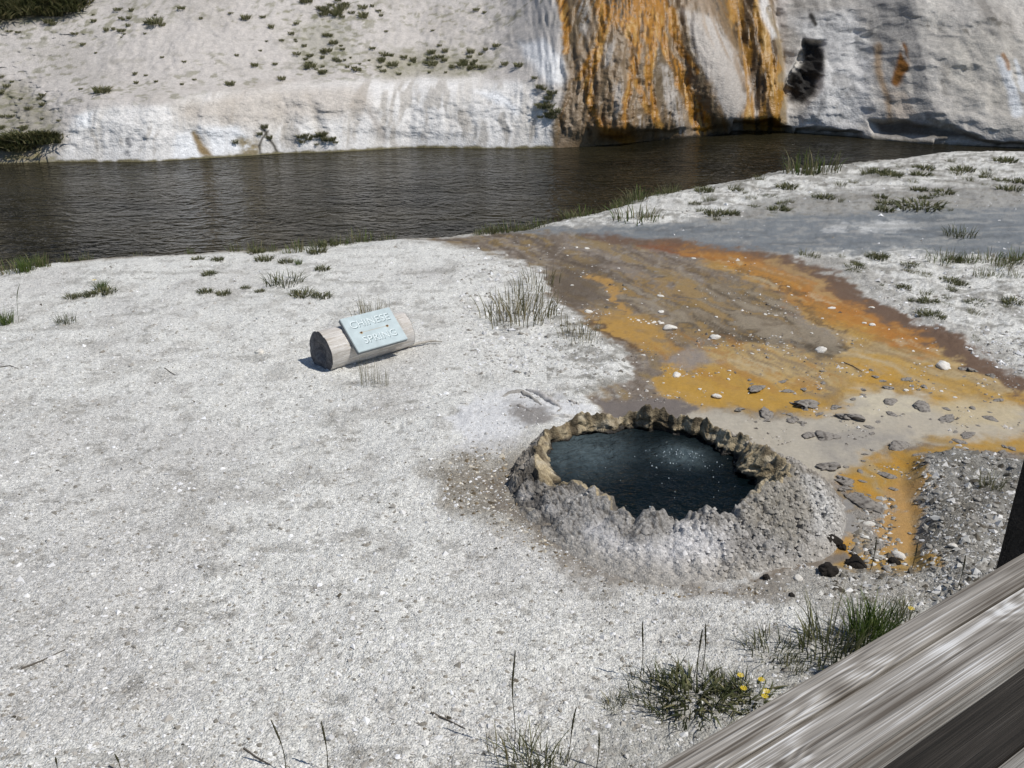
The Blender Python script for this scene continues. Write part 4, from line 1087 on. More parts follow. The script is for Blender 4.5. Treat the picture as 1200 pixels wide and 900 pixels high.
# many small stones on the mat
small_w = [(736 + 3 * i, 372 + (i % 3) * 2 + i * 0.4) for i in range(14)]
r_ = np.random.default_rng(77)
cand = []
while len(cand) < 75:
    x, y = r_.uniform(640, 1190), r_.uniform(285, 470)
    if poly_sd(np.array([x]), np.array([y]), BASIN)[0] > 10 and poly_sd(np.array([x]), np.array([y]), BASE)[0] < -12: cand.append((x, y))
for i, (x, y) in enumerate(small_w + cand):
    w = float(np.clip(r_.lognormal(math.log(3.3), 0.5), 2.2, 9))
    put_stone(white_m[i % 4], x, y, w, 'small white stone lying loose on the ochre and brown mat', 'stone', 'small white stones on the mat', 'white_stone', 0.42, sq=0.65)

scab_m = [stone_mesh('crust_scab', 60 + i, (150, 144, 136), 0.42, 0.6, 4, 1.5, (104, 98, 92)) for i in range(4)]
for i, (x, y, w, lb) in enumerate([(969, 512, 25, 'ribbed dark grey crust scab in the grey silt sheet'), (949, 510, 16, 'dark crust scab next to the ribbed scab'), (900, 487, 19, 'branched dark crust scab at the ochre edge'),
                                   (928, 493, 17, 'grey crust scab between ochre and silt'), (998, 489, 30, 'long thin crust scab around an ochre puddle'), (1053, 523, 22, 'long dark crust scab below the silt sheet'),
                                   (886, 455, 20, 'broken dark crust pile in ochre mat'), (947, 475, 34, 'very long thin crust ridge on ochre'), (866, 480, 13, 'oval grey scab close to the rim'),
                                   (1080, 477, 22, 'pale grey crust scab with ochre around it'), (1110, 493, 17, 'grey scab at the right of the silt sheet'), (972, 548, 30, 'rounded grey mound at the right rim foot'),
                                   (992, 563, 20, 'grey stone heap below the rounded mound'), (1016, 592, 30, 'pebbly grey hump in the ochre run'), (1003, 585, 20, 'smooth grey lump left of the pebbly hump')]):
    put_stone(scab_m[i % 4], x, y, w, lb, 'crust', None, 'crust_scab', 0.4, sq=0.8)
cand = []
while len(cand) < 95:
    x, y = r_.uniform(860, 1190), r_.uniform(430, 600)
    if poly_sd(np.array([x]), np.array([y]), BASIN)[0] > 4 and poly_sd(np.array([x]), np.array([y]), BASE)[0] < -12: cand.append((x, y))
for i, (x, y) in enumerate(cand):
    w = float(np.clip(r_.lognormal(math.log(6.5), 0.5), 3, 16))
    put_stone(scab_m[i % 4], x, y, w, 'small grey crust scab scattered on silt and ochre', 'crust', 'small grey crust scabs on the mat', 'crust_scab', 0.4, sq=0.8)
# coarse stones on the gravel bank
gm = [stone_mesh('grey_stone', 80 + i, (172, 168, 160), 0.6, 0.28, 2, 1.3, (120, 114, 104)) for i in range(4)]
cand = []
while len(cand) < 110:
    x, y = r_.uniform(1000, 1200), r_.uniform(528, 720)
    if poly_sd(np.array([x]), np.array([y]), GRAVEL_MOUND)[0] > 0 or (y > 590 and x < 1090 and y - 640 < (1090 - x) * 0.6): cand.append((x, y))
for i, (x, y) in enumerate(cand):
    w = float(np.clip(r_.lognormal(math.log(7), 0.45), 4, 18))
    put_stone(gm[i % 4], x, y, w, 'grey pebble on the gravel bank between ochre run and fence', 'pebble', 'grey pebbles on the gravel bank', 'grey_pebble', 0.35)

# crusted mud ridges behind the pool's left shoulder
def ridge(pts, wpx, hgt, label, c):
    ring = 10
    V, Fc = [], []
    qs = [gpt(*p_) for p_ in pts]
    n = 26
    L = np.linspace(0, len(qs) - 1, n)
    for i, t in enumerate(L):
        k = min(int(t), len(qs) - 2); f = t - k
        c0 = qs[k].lerp(qs[k + 1], f)
        dr = (qs[k + 1] - qs[k]).normalized(); sd_ = Vector((-dr.y, dr.x, 0))
        ta = math.sin(math.pi * (0.03 + 0.94 * i / (n - 1))) ** 0.5
        w = 0.7 * wpx * 5.9 / F / 2 * ta * (1 + 0.14 * math.sin(i * 0.9)); h = 0.75 * hgt * ta * (1 + 0.15 * math.sin(i * 0.7 + 1))
        for j in range(ring):
            a = math.pi * j / (ring - 1)
            q = c0 + sd_ * (w * math.cos(a)) + Vector((0, 0, h * math.sin(a) - 0.015))
            V.append(q + Vector(rng.normal(0, 0.0035, 3)))
        if i:
            for j in range(ring - 1):
                a0 = (i - 1) * ring + j; Fc.append((a0, a0 + 1, a0 + ring + 1, a0 + ring))
    V = np.array([v[:] for v in V])
    o0 = V.mean(0)
    cc = np.array([alb(*c)] * len(V)) * rng.uniform(0.85, 1.1, (len(V), 1))
    me = mesh_np('mud_ridge', V - o0, np.array(Fc)[:, ::-1], True, cc)
    o = link('mud_ridge', me, M['stone']); o.location = o0
    tag(o, label, 'mud ridge')
ridge([(586, 466), (596, 461), (612, 459), (622, 466), (640, 477)], 12, 0.045, 'thin curved mud ridge at the pale crust edge', (150, 146, 140))
ridge([(616, 456), (632, 462), (644, 470), (660, 479)], 16, 0.06, 'thick pale mud roll behind the pool shoulder', (176, 172, 168))
ridge([(598, 472), (612, 477), (630, 487)], 12, 0.035, 'low grey mud fold below the thin curved ridge', (140, 135, 130))
ridge([(645, 487), (668, 489), (700, 487)], 10, 0.05, 'smooth whitish mud roll along the far left rim', (190, 187, 182))
ridge([(664, 468), (680, 475)], 9, 0.035, 'short mud roll beside the thick pale roll', (165, 160, 155))

# ------------------------------------------------------------------ log sign
def build_sign():
    A = gpt(384, 436); B = gpt(481, 409)
    ax = (B - A); ax.z = 0; Lg = ax.length; ax.normalize()
    away = Vector((-ax.y, ax.x, 0))
    r = 0.19
    base = A + away * 0.02 + ax * 0.02
    root = bpy.data.objects.new('log_sign', None); col.objects.link(root)
    root.location = base
    root.rotation_euler = (0, 0, math.atan2(ax.y, ax.x))
    tag(root, 'half round bleached log carrying a pale blue painted board', 'sign')
    # log, local x along, y away, z up
    nx, na = 60, 56
    V = []; Fc = []
    cz = 0.155
    for i in range(nx):
        x = Lg * i / (nx - 1)
        tap = 1 - 0.10 * i / (nx - 1)
        for j in range(na):
            a = 2 * math.pi * j / na
            rr = r * tap * (1 + 0.03 * math.sin(3 * a + x * 2) + 0.012 * math.sin(9 * a + x * 5))
            y = 0.10 + rr * math.cos(a); z = cz + rr * math.sin(a) * (0.93 if math.sin(a) > 0 else 1)
            # planed facet under the board
            nd = (-math.sin(math.radians(40)), math.cos(math.radians(40)))
            dd = (y - 0.10) * nd[0] + (z - cz) * nd[1]
            if dd > 0.155 and abs(x - Lg * 0.525) < 0.285: y -= (dd - 0.155) * nd[0]; z -= (dd - 0.155) * nd[1]
            z = max(z, -0.03)
            # weathering cracks
            if abs(((a * 2.3 + 0.1 * math.sin(x * 9)) % 1.9) - 0.9) < 0.06: y -= 0.008 * math.cos(a); z -= 0.008 * math.sin(a)
            V.append((x + (0.012 * math.sin(a * 2) if i in (0, nx - 1) else 0), y, z))
    for i in range(nx - 1):
        for j in range(na):
            j2 = (j + 1) % na
            Fc.append((i * na + j, i * na + j2, (i + 1) * na + j2, (i + 1) * na + j))
    me = mesh_np('log', V, np.array(Fc)[:, ::-1])
    link('log', me, M['log_wood'], root)
    # sawn ends with rings of vertices, a dark check in the middle
    for x0, sgn, nm in ((0.0, -1, 'near'), (Lg, 1, 'far')):
        i0 = 0 if sgn < 0 else (nx - 1) * na
        rim = np.array(V[i0:i0 + na])
        c = rim.mean(0)
        EV = []; EF = []
        rings = 8
        for k in range(rings):
            f = 1 - k / rings
            for j in range(na):
                q = c + (rim[j] - c) * f
                dep = 0.005 * math.sin(k * 1.3 + 2 * j * 0.2) * (k > 0) + 0.045 * (f < 0.42)
                EV.append((q[0] - sgn * dep + sgn * 0.002, q[1], q[2]))
        EV.append((c[0] - sgn * 0.06, c[1], c[2]))
        for k in range(rings - 1):
            for j in range(na):
                j2 = (j + 1) % na
                EF += [(k * na + j, k * na + j2, (k + 1) * na + j2), (k * na + j, (k + 1) * na + j2, (k + 1) * na + j)]
        for j in range(na): EF.append(((rings - 1) * na + j, (rings - 1) * na + (j + 1) % na, rings * na))
        EF = np.array(EF)
        if sgn > 0: EF = EF[:, ::-1]
        link('log_end', mesh_np('log_end', EV, EF), M['log_end'], root)
    # board
    W_, Hb, T_ = 0.52, 0.36, 0.04
    tilt = math.radians(40)
    brd = bpy.data.objects.new('sign_board', None)
    bm = bmesh.new()
    bmesh.ops.create_cube(bm, size=1)
    for v in bm.verts: v.co = Vector((v.co.x * W_, v.co.y * Hb, v.co.z * T_))
    bmesh.ops.bevel(bm, geom=list(bm.edges), offset=0.004, segments=2, affect='EDGES')
    me = bpy.data.meshes.new('sign_board'); bm.to_mesh(me); bm.free()
    me.materials.append(M['board']); me.materials.append(M['board_edge_shade'])
    for pl in me.polygons:
        pl.material_index = 0 if pl.normal.z > 0.9 else 1
    brd = link('sign_board', me, None, root)
    brd['label'] = 'pale blue green painted board with carved lettering'
    nd = Vector((0, -math.sin(tilt), math.cos(tilt)))
    ctr = Vector((Lg * 0.525, 0.10, cz)) + nd * (0.155 + T_ / 2 + 0.002) + Vector((0.0, -0.03 * math.cos(tilt), -0.03 * math.sin(tilt)))
    brd.location = ctr
    brd.rotation_euler = (tilt, 0, 0)
    def text(body, y, size, dx, dy, z, mat, nm):
        cu = bpy.data.curves.new(nm, 'FONT'); cu.body = body; cu.size = size; cu.align_x = 'CENTER'; cu.align_y = 'CENTER'
        cu.extrude = 0.0012; cu.space_character = 1.06; cu.offset = -0.0002
        to = bpy.data.objects.new('tmp', cu); col.objects.link(to)
        dg = bpy.context.evaluated_depsgraph_get()
        me2 = bpy.data.meshes.new_from_object(to.evaluated_get(dg))
        bpy.data.objects.remove(to)
        me2.name = nm
        me2.materials.clear()
        t = link(nm, me2, mat, brd)
        t.location = (dx, y + dy, z)
        return t
    for body, y, sx in (('CHINESE', 0.085, 0.0), ('SPRING', -0.085, 0.015)):
        text(body, y, 0.100, sx + 0.005, -0.004, T_ / 2 + 0.0005, M['carve_shade'], 'letter_shade')  # dark offset copy paints the shade inside the carved letters
        text(body, y, 0.100, sx, 0.002, T_ / 2 + 0.0016, M['letter'], 'lettering')
    # bolts with rust stains and the routed line between them
    for bx in (-0.135, 0.135):
        bm = bmesh.new(); bmesh.ops.create_cone(bm, cap_ends=True, segments=10, radius1=0.009, radius2=0.007, depth=0.008)
        me = bpy.data.meshes.new('bolt'); bm.to_mesh(me); bm.free()
        b = link('bolt', me, M['rust'], brd); b.location = (bx, 0.0, T_ / 2 + 0.004)
        pts = [(0.016 * math.cos(a) * (1 + 0.3 * math.sin(3 * a)), 0.013 * math.sin(a) - 0.003, 0) for a in np.linspace(0, 6.283, 16, endpoint=False)]
        me = mesh_np('rust_stain', pts + [(0, 0, 0)], [(i, (i + 1) % 16, 16) for i in range(16)])
        b = link('rust_stain', me, M['rust_stain'], brd); b.location = (bx, 0, T_ / 2 + 0.0008)
    me = mesh_np('routed_line', [(-.12, -.0015, 0), (.12, -.0015, 0), (.12, .0015, 0), (-.12, .0015, 0)], [(0, 1, 2, 3)])
    q = link('routed_line', me, M['rust_stain'], brd); q.location = (0, 0, T_ / 2 + 0.0006)
build_sign()

# stick behind the log's right end
def stick(pts, r0, label, name='dry_stick', c=(176, 170, 160), lift=0.01):
    V, Fc = [], []
    qs = [gpt(*p_) + Vector((0, 0, lift)) for p_ in pts]
    n = len(qs)
    for i, q in enumerate(qs):
        d = (qs[min(i + 1, n - 1)] - qs[max(i - 1, 0)]).normalized()
        s1 = d.cross(Vector((0, 0, 1))).normalized(); s2 = s1.cross(d)
        r = r0 * (1 - 0.6 * i / (n - 1))
        for k in range(6):
            a = k * math.pi / 3
            V.append(q + s1 * (r * math.cos(a)) + s2 * (r * math.sin(a)))
        if i:
            for k in range(6):
                k2 = (k + 1) % 6
                Fc.append(((i - 1) * 6 + k, (i - 1) * 6 + k2, i * 6 + k2, i * 6 + k))
    V = np.array([v[:] for v in V]); o0 = np.array(qs[0][:])
    me = mesh_np(name, V - o0, np.array(Fc), True, np.array([alb(*c)] * len(V)))
    o = link(name, me, M['stone']); o.location = o0
    tag(o, label, 'stick')
stick([(478, 409), (490, 406), (505, 403), (518, 404)], 0.016, 'bleached stick poking out behind the log sign', lift=0.03)
for i, (pts, lb) in enumerate([([(505, 836), (525, 845), (545, 855)], 'dark twig lying on white gravel in the foreground'), ([(25, 785), (50, 775), (77, 762)], 'thin pale grass stem lying on the white gravel'),
                               ([(0, 431), (12, 429), (22, 433)], 'short dark twig on white gravel near the left plants'), ([(286, 878), (300, 888), (318, 898)], 'dark twig beside the two bare stalks'),
                               ([(193, 432), (200, 437), (206, 440)], 'small dark twig on open white gravel'), ([(988, 425), (1000, 430), (1010, 436)], 'grey twig resting on the ochre mat')]):
    stick(pts, 0.005, lb, 'twig', (92, 86, 78), 0.006)

# ------------------------------------------------------------------ grass, plants
def blades_mesh(name, n, h, spread, lean, seed, cols, width=0.004, base_r=0.3, hvar=0.4):
    r = np.random.default_rng(seed)
    V, Fc, C = [], [], []
    b = 0
    for i in range(n):
        a = r.uniform(0, 6.283); rad = spread * base_r * math.sqrt(r.random())
        bx, by = rad * math.cos(a), rad * math.sin(a)
        la = a + r.normal(0, 0.6); le = abs(r.normal(lean, lean * 0.5))
        hh = h * (1 - hvar * r.random())
        c = np.array(alb(*cols[r.integers(len(cols))])) * r.uniform(0.75, 1.2)
        wa = r.uniform(0, 6.283); wx, wy = math.cos(wa) * width, math.sin(wa) * width
        pts = []
        for k in range(5):
            t = k / 4
            off = le * hh * t ** 1.8
            z = hh * t * (1 - 0.25 * le * t)
            pts.append((bx + math.cos(la) * off, by + math.sin(la) * off, z - 0.012 * (k == 0)))
        for k in range(4):
            w = (1 - (k / 4) ** 2 * 0.8)
            V += [(pts[k][0] - wx * w, pts[k][1] - wy * w, pts[k][2]), (pts[k][0] + wx * w, pts[k][1] + wy * w, pts[k][2])]
            C += [c * (0.8 + 0.2 * k / 4)] * 2
        V.append(pts[4]); C.append(c * 1.05)
        for k in range(3):
            q = b + 2 * k
            Fc += [(q, q + 1, q + 3), (q, q + 3, q + 2)]
        Fc.append((b + 6, b + 7, b + 8))
        b += 9
    me = mesh_np(name, V, Fc, False, np.clip(np.array(C), 0, 0.8))
    me.materials.append(M['grass'])
    return me

GREEN = [(96, 114, 52), (82, 102, 48), (114, 126, 68), (72, 88, 44)]
OLIVE = [(116, 116, 80), (98, 102, 66), (136, 130, 96), (106, 106, 80)]
DARK = [(78, 84, 52), (94, 98, 64), (64, 70, 44), (116, 114, 80)]
DRY = [(150, 140, 108), (124, 116, 86), (104, 104, 74)]
T = {}
for i in range(3):
    T['lush', i] = blades_mesh('grass_tuft', 120, 0.24, 0.20, 0.4, 200 + i, GREEN, 0.0034, 0.5, 0.6)
    T['mid', i] = blades_mesh('grass_tuft', 70, 0.16, 0.16, 0.5, 210 + i, OLIVE, 0.0028, 0.6, 0.6)
    T['dark', i] = blades_mesh('grass_tuft', 95, 0.13, 0.18, 0.55, 220 + i, DARK, 0.0026, 0.7, 0.6)
    T['dry', i] = blades_mesh('grass_tuft', 36, 0.2, 0.25, 0.35, 230 + i, DRY, 0.0030, 0.8)
    T['low', i] = blades_mesh('grass_tuft', 130, 0.05, 0.10, 1.0, 240 + i, DARK + OLIVE, 0.004, 0.9)
    T['bank', i] = blades_mesh('grass_tuft', 48, 0.22, 0.22, 0.4, 250 + i, GREEN + OLIVE + DRY, 0.0055, 0.95, 0.7)
    T['shrub', i] = blades_mesh('shrub', 100, 0.26, 0.16, 0.4, 260 + i, [(124, 126, 88), (142, 138, 104), (108, 110, 76), (158, 152, 122)], 0.010, 0.8)
for i in range(3): T['thick', i] = blades_mesh('shrub', 150, 0.30, 0.34, 0.6, 270 + i, [(84, 88, 54), (102, 102, 66), (70, 74, 46), (120, 114, 80)], 0.014, 0.8)
NATH = {'lush': 0.24, 'mid': 0.16, 'dark': 0.13, 'dry': 0.2, 'low': 0.05, 'bank': 0.22, 'shrub': 0.3, 'thick': 0.3}
_tc = [0]

def tuft(kind, px, py, hpx, label, group=None, cat='grass', wide=1.0, name='grass_tuft', hill=False):
    q = hpt(px, py) if hill else gpt(px, py)
    if kind == 'bank' or (group or '').startswith('grass tufts on the bank'):
        x_, y_ = P(px, py, -0.06); q = Vector((float(x_), float(y_), max(-0.3, float(gz(np.array([x_]), np.array([y_]))[0]))))
    _, _, zc = proj(np.array([q.x]), np.array([q.y]), np.array([q.z]))
    s = hpx * float(zc[0]) / F / 0.92 / NATH[kind]
    _tc[0] += 1
    o = link(name, T[kind, _tc[0] % 3])
    o.location = q; o.scale = (s * wide, s * wide, s); o.rotation_euler = (0, 0, random.uniform(0, 6.28))
    tag(o, label, cat, group)
    return o

def stalk(px, py, hpx, label, lean=0.0, c=(78, 76, 56), head=True):
    """upright seed stalk: thin stem and a thicker head"""
    q = gpt(px, py)
    _, _, zc = proj(np.array([q.x]), np.array([q.y]), np.array([q.z]))
    h = hpx * float(zc[0]) / F / 0.85
    root = bpy.data.objects.new('seed_stalk', None); col.objects.link(root); root.location = q
    tag(root, label, 'grass stalk')
    def tube(z0, z1, r0, r1, n, nm):
        V, Fc = [], []
        for i in range(n + 1):
            t = i / n; z = z0 + (z1 - z0) * t
            r = r0 + (r1 - r0) * t if nm == 'stem' else r0 * (0.35 + 0.65 * math.sin(math.pi * min(0.98, t * 0.9 + 0.08))) * (1 + 0.25 * math.sin(i * 2.1))
            ox = lean * h * (z / h) ** 2 + 0.006 * math.sin(z * 14)
            for k in range(5):
                V.append((ox + r * math.cos(k * 1.2566), r * math.sin(k * 1.2566), z))
            if i:
                for k in range(5):
                    k2 = (k + 1) % 5
                    Fc.append(((i - 1) * 5 + k, (i - 1) * 5 + k2, i * 5 + k2, i * 5 + k))
        return mesh_np(nm, V, Fc, True, np.array([alb(*c)] * len(V)))
    link('stem', tube(-0.02, h * 0.72, 0.0022, 0.0018, 12, 'stem'), M['grass'], root)
    link('seed_head', tube(h * 0.55, h, 0.0045, 0.003, 14, 'seed_head'), M['grass'], root)

def flower(px, py, hpx, label, n=1, group=None):
    q = gpt(px, py)
    _, _, zc = proj(np.array([q.x]), np.array([q.y]), np.array([q.z]))
    h = hpx * float(zc[0]) / F / 0.85
    root = bpy.data.objects.new('yellow_flower', None); col.objects.link(root); root.location = q
    tag(root, label, 'flower', group)
    for i in range(n):
        a = random.uniform(0, 6.28); ox, oy = (0.025 * math.cos(a), 0.025 * math.sin(a)) if n > 1 else (0, 0)
        hh = h * random.uniform(0.75, 1.0)
        V = []; Fc = []
        for k in range(3):
            b = k * 2.094
            V += [(0.0018 * math.cos(b), 0.0018 * math.sin(b), -0.02), (ox + 0.0015 * math.cos(b), oy + 0.0015 * math.sin(b), hh)]
        for k in range(3): Fc.append((2 * k, 2 * ((k + 1) % 3), 2 * ((k + 1) % 3) + 1, 2 * k + 1))
        link('stem', mesh_np('stem', V, Fc, True, np.array([alb(90, 100, 50)] * 6)), M['grass'], root)
        # head: petals round a raised centre
        fr = 0.011 + 0.0012 * float(zc[0])
        V = [(ox, oy, hh + 0.006)]; Fc = []
        for k in range(9):
            b = k * 0.698; d = 0.23
            V += [(ox + fr * 0.3 * math.cos(b - d), oy + fr * 0.3 * math.sin(b - d), hh), (ox + fr * math.cos(b - 0.2), oy + fr * math.sin(b - 0.2), hh + 0.002),
                  (ox + fr * math.cos(b + 0.2), oy + fr * math.sin(b + 0.2), hh + 0.002), (ox + fr * 0.3 * math.cos(b + d), oy + fr * 0.3 * math.sin(b + d), hh)]
            e = 1 + 4 * k
            Fc += [(e, e + 1, e + 2, e + 3)]
            Fc.append((0, e, e + 3, e + 3))
        V = np.array(V)
        tri = [f[:3] for f in Fc if f[2] == f[3]] + [t for f in Fc if f[2] != f[3] for t in ((f[0], f[1], f[2]), (f[0], f[2], f[3]))]
        link('flower_head', mesh_np('flower_head', V, tri, False), M['flower'], root)

# foreground by the fence
tuft('lush', 1012, 752, 62, 'bright green tall grass tuft right behind the wooden rail', wide=0.75)
tuft('lush', 1030, 742, 50, 'smaller green grass tuft right of the bright tall tuft', wide=0.8)
tuft('mid', 972, 764, 66, 'olive grass tuft with long blades left of the bright green tuft', wide=0.8)
tuft('dark', 985, 770, 40, 'dark grass tuft at the rail below the olive tuft')
tuft('dark', 903, 765, 28, 'low dark grass tuft alone on white gravel', wide=1.0)
tuft('mid', 930, 782, 24, 'small sparse tuft beside the rail')
tuft('dark', 768, 812, 36, 'dark bushy grass tuft at the left of a grass clump', wide=0.85)
tuft('dark', 800, 824, 40, 'dark bushy grass tuft in the middle of a grass clump', wide=1.1)
tuft('dark', 848, 816, 28, 'dark bushy grass tuft beside the yellow flowers', wide=1.1)
tuft('low', 815, 815, 16, 'low dry grass mat in the dark grass clump', wide=1.3)
tuft('low', 880, 822, 14, 'low grass mat under the yellow flowers by the rail', wide=1.3)
tuft('mid', 1060, 715, 18, 'low wispy grass by the rail on gravel', wide=0.9)
tuft('mid', 1050, 730, 30, 'short olive tuft near the far end of the rail', wide=1.0)
tuft('mid', 720, 828, 22, 'little isolated tuft left of the dark grass clump')
tuft('mid', 618, 897, 44, 'short green tuft around the tall seed stalk', wide=1.0)
tuft('dark', 642, 905, 26, 'low dark tuft at the foot of the leaning stalks', wide=1.1)
tuft('dry', 605, 885, 40, 'dry grass blades beside the tall seed stalk', wide=0.8)
stalk(602, 880, 125, 'tall dark seed stalk rising from the short green tuft')
stalk(664, 898, 76, 'bent seed stalk right of the tall seed stalk', 0.12)
stalk(699, 900, 45, 'short seed stalk close to the wooden rail')
stalk(750, 795, 70, 'thin seed stalk left of the dark grass clump')
stalk(813, 795, 60, 'thin leaning seed stalk in the dark grass clump', 0.08)
stalk(822, 790, 62, 'upright seed stalk in the dark grass clump')
stalk(335, 905, 68, 'bare stalk curving left on open white gravel', -0.10)
stalk(384, 905, 66, 'bare straight stalk on open white gravel')
stalk(68, 905, 20, 'short stalk at the left foreground gravel')
stalk(142, 905, 24, 'short bent stalk on the left foreground gravel', -0.15)
stalk(1122, 690, 40, 'thin dry stalk on the gravel bank near the post')
stalk(1068, 668, 32, 'thin dry stalk at the ochre run')
stalk(1020, 668, 36, 'thin dry stalk by the dark angular rock')
for i, (x, y, h) in enumerate([(866, 806, 16), (890, 812, 22), (870, 818, 16), (896, 826, 20), (894, 832, 18), (1066, 722, 12)]):
    flower(x, y, h, 'small yellow flower beside the wooden rail', 1, 'yellow flowers by the rail')
tuft('mid', 1160, 572, 26, 'dark green tuft alone on the grey gravel bank', wide=0.8)
# middle ground
tuft('dark', 332, 332, 15, 'dense dark green tuft on a small mound of white gravel', wide=1.5)
tuft('dark', 78, 378, 13, 'small round dark tuft on open white gravel', wide=0.9)
tuft('low', 355, 346, 7, 'flat grey plant mat below the dense tuft', wide=1.1)
tuft('low', 378, 348, 6, 'second flat grey plant mat right of the first', wide=1.0)
for i, (x, y, h) in enumerate([(240, 343, 6), (262, 345, 6), (245, 322, 6), (335, 308, 6), (310, 305, 7), (378, 316, 6), (305, 342, 4), (85, 349, 6), (105, 346, 6), (372, 296, 8), (365, 285, 8), (385, 288, 8), (255, 305, 5), (232, 304, 5), (288, 338, 4), (300, 296, 7)]):
    tuft('low', x, y, h, 'flat grey green plant mat on white gravel left of the sign', 'flat plant mats on the left gravel', 'plant', 0.75, 'plant_mat')
for i, (x, y, h) in enumerate([(590, 372, 30), (602, 378, 34), (615, 372, 36), (628, 366, 30), (606, 358, 26), (622, 345, 24), (632, 330, 22)]):
    tuft('dry', x, y, h, 'sparse yellowish grass at the right edge of the white gravel', 'sparse grass between sign and mat', 'grass', 1.0)
for x, y, h in [(676, 398, 24), (684, 392, 20), (672, 385, 18), (690, 402, 16)]:
    tuft('dry', x, y, h, 'thin grass at the pale stone on the gravel edge', 'thin grass at the pale stone', 'grass', 0.9)
tuft('dry', 434, 450, 34, 'thin grass blades in front of the log sign', wide=0.35)
tuft('dry', 446, 452, 26, 'second thin grass bunch in front of the log sign', wide=0.35)
tuft('dry', 430, 372, 26, 'dry grass bunch behind the painted board', wide=0.7)
tuft('dry', 440, 368, 22, 'dry grass bunch behind the board top corner', wide=0.7)
tuft('lush', 8, 380, 22, 'leafy green herb beside an arching stem', wide=0.8)
tuft('lush', 118, 338, 12, 'spiky green rosette on white gravel', wide=1.2)
stalk(22, 378, 40, 'arching leafy stem beside the green herb', 0.25, (96, 104, 72))
tuft('low', 122, 343, 7, 'low plant below the spiky rosette', wide=1.0)
tuft('lush', 350, 310, 9, 'spiky dark rosette near the river edge', wide=1.0)
tuft('lush', 30, 318, 20, 'leafy green plant at the river edge beside yellow flowers', wide=0.8)
tuft('lush', 48, 312, 16, 'second leafy plant at the river edge right of the first', wide=0.8)
# river edge left
for x, y, h in [(12, 318, 14), (28, 320, 16), (44, 312, 14), (52, 310, 10), (75, 300, 9), (100, 297, 8), (160, 292, 7), (222, 290, 7), (275, 288, 9), (298, 288, 12), (318, 286, 8), (345, 292, 14), (350, 284, 10), (372, 282, 10), (398, 280, 10), (420, 276, 14), (428, 272, 20), (455, 272, 9)]:
    tuft('bank', x, y + 3, h * 1.35, 'green grass tuft along the left river edge', 'grass tufts along the left river edge', 'grass', 0.7)
for x, y, h, n in [(20, 306, 12, 1), (45, 305, 10, 2), (135, 296, 12, 3), (142, 297, 14, 3), (214, 291, 18, 1), (225, 290, 12, 1), (255, 284, 20, 1), (112, 336, 8, 1)]:
    flower(x, y, h, 'yellow flower on the left river edge', n, 'yellow flowers on the left river edge')
# far right bank
bank = []
rr_ = np.random.default_rng(12)
for i in range(46):
    x = rr_.uniform(555, 800); yb = np.interp(x, nbx, nby)
    bank.append((x, yb + rr_.uniform(1, 9), rr_.uniform(5, 16)))
for x, y, h in bank + [(570, 264, 16), (580, 263, 14), (605, 260, 18), (612, 258, 16), (640, 250, 14), (745, 222, 20), (750, 218, 18)]:
    tuft('bank' if random.random() < 0.7 else 'mid', x, y, h, 'green grass tuft on the spit of bank beyond the mud', 'grass tufts on the bank beyond the mud', 'grass', 1.0)
tuft('bank', 742, 262, 20, 'broad grass tuft at the edge of the grey run-off', wide=1.2)
tuft('bank', 760, 260, 14, 'smaller grass tuft right of the broad one at the run-off', wide=1.2)
tuft('bank', 948, 205, 32, 'tall green grass clump on the far bank by the river', wide=0.8)
tuft('bank', 962, 203, 26, 'green grass clump right of the tall clump by the river', wide=0.8)
tuft('bank', 936, 206, 22, 'green grass clump left of the tall clump by the river', wide=0.8)
for x, y, h in [(985, 218, 8), (1000, 215, 7), (1015, 205, 10), (860, 222, 9), (890, 212, 9), (830, 236, 8), (1120, 205, 9), (1135, 212, 8), (1155, 205, 9), (925, 238, 7), (880, 235, 8), (1070, 215, 7), (840, 258, 6), (820, 248, 7), (1175, 215, 8)]:
    tuft('mid', x, y, h, 'sparse low grass on the pale far bank', 'sparse grass on the pale far bank', 'grass', 1.2)
rq = np.random.default_rng(91)
for i in range(46):
    x = rq.uniform(800, 1200); y = rq.uniform(max(188, np.interp(x, nbx, nby) + 8), 252)
    tuft(('low', 'mid', 'low')[i % 3], x, y, rq.uniform(3.5, 8), 'tiny stubble plant on the pale far bank', 'stubble on the pale far bank', 'plant', 0.9, 'stubble_plant')
for i in range(30):
    x = rq.uniform(985, 1200); y = rq.uniform(302, 315 + (x - 985) * 0.55)
    tuft(('low', 'mid', 'low')[i % 3], x, y, rq.uniform(3.5, 8), 'tiny stubble plant on the white gravel right of the mat', 'stubble on the right gravel', 'plant', 0.9, 'stubble_plant')
tuft('dark', 1126, 276, 13, 'round dark tuft standing in the grey run-off', wide=1.4)
tuft('low', 1078, 243, 9, 'brown plant clump on the grey mud flat', wide=1.5)
for x, y, h in [(1098, 312, 18), (1108, 310, 16), (1125, 312, 14), (1138, 312, 16), (1158, 312, 18), (1168, 316, 18), (1185, 314, 20), (1198, 312, 18), (1150, 330, 14), (1165, 330, 12), (1190, 332, 12), (1172, 322, 16)]:
    tuft('bank', x, y, h, 'green grass tuft between the run-off and the white gravel bank', 'grass tufts along the run-off', 'grass', 0.8)
for x, y, h in [(1020, 302, 9), (1032, 303, 10), (945, 300, 10), (955, 302, 8), (1070, 320, 8), (1085, 325, 8), (1085, 345, 9), (1140, 368, 9), (1110, 350, 6), (1180, 360, 6)]:
    tuft('mid', x, y, h, 'small sparse tuft on the white gravel right of the mat', 'sparse tufts on the right gravel', 'grass', 1.2)

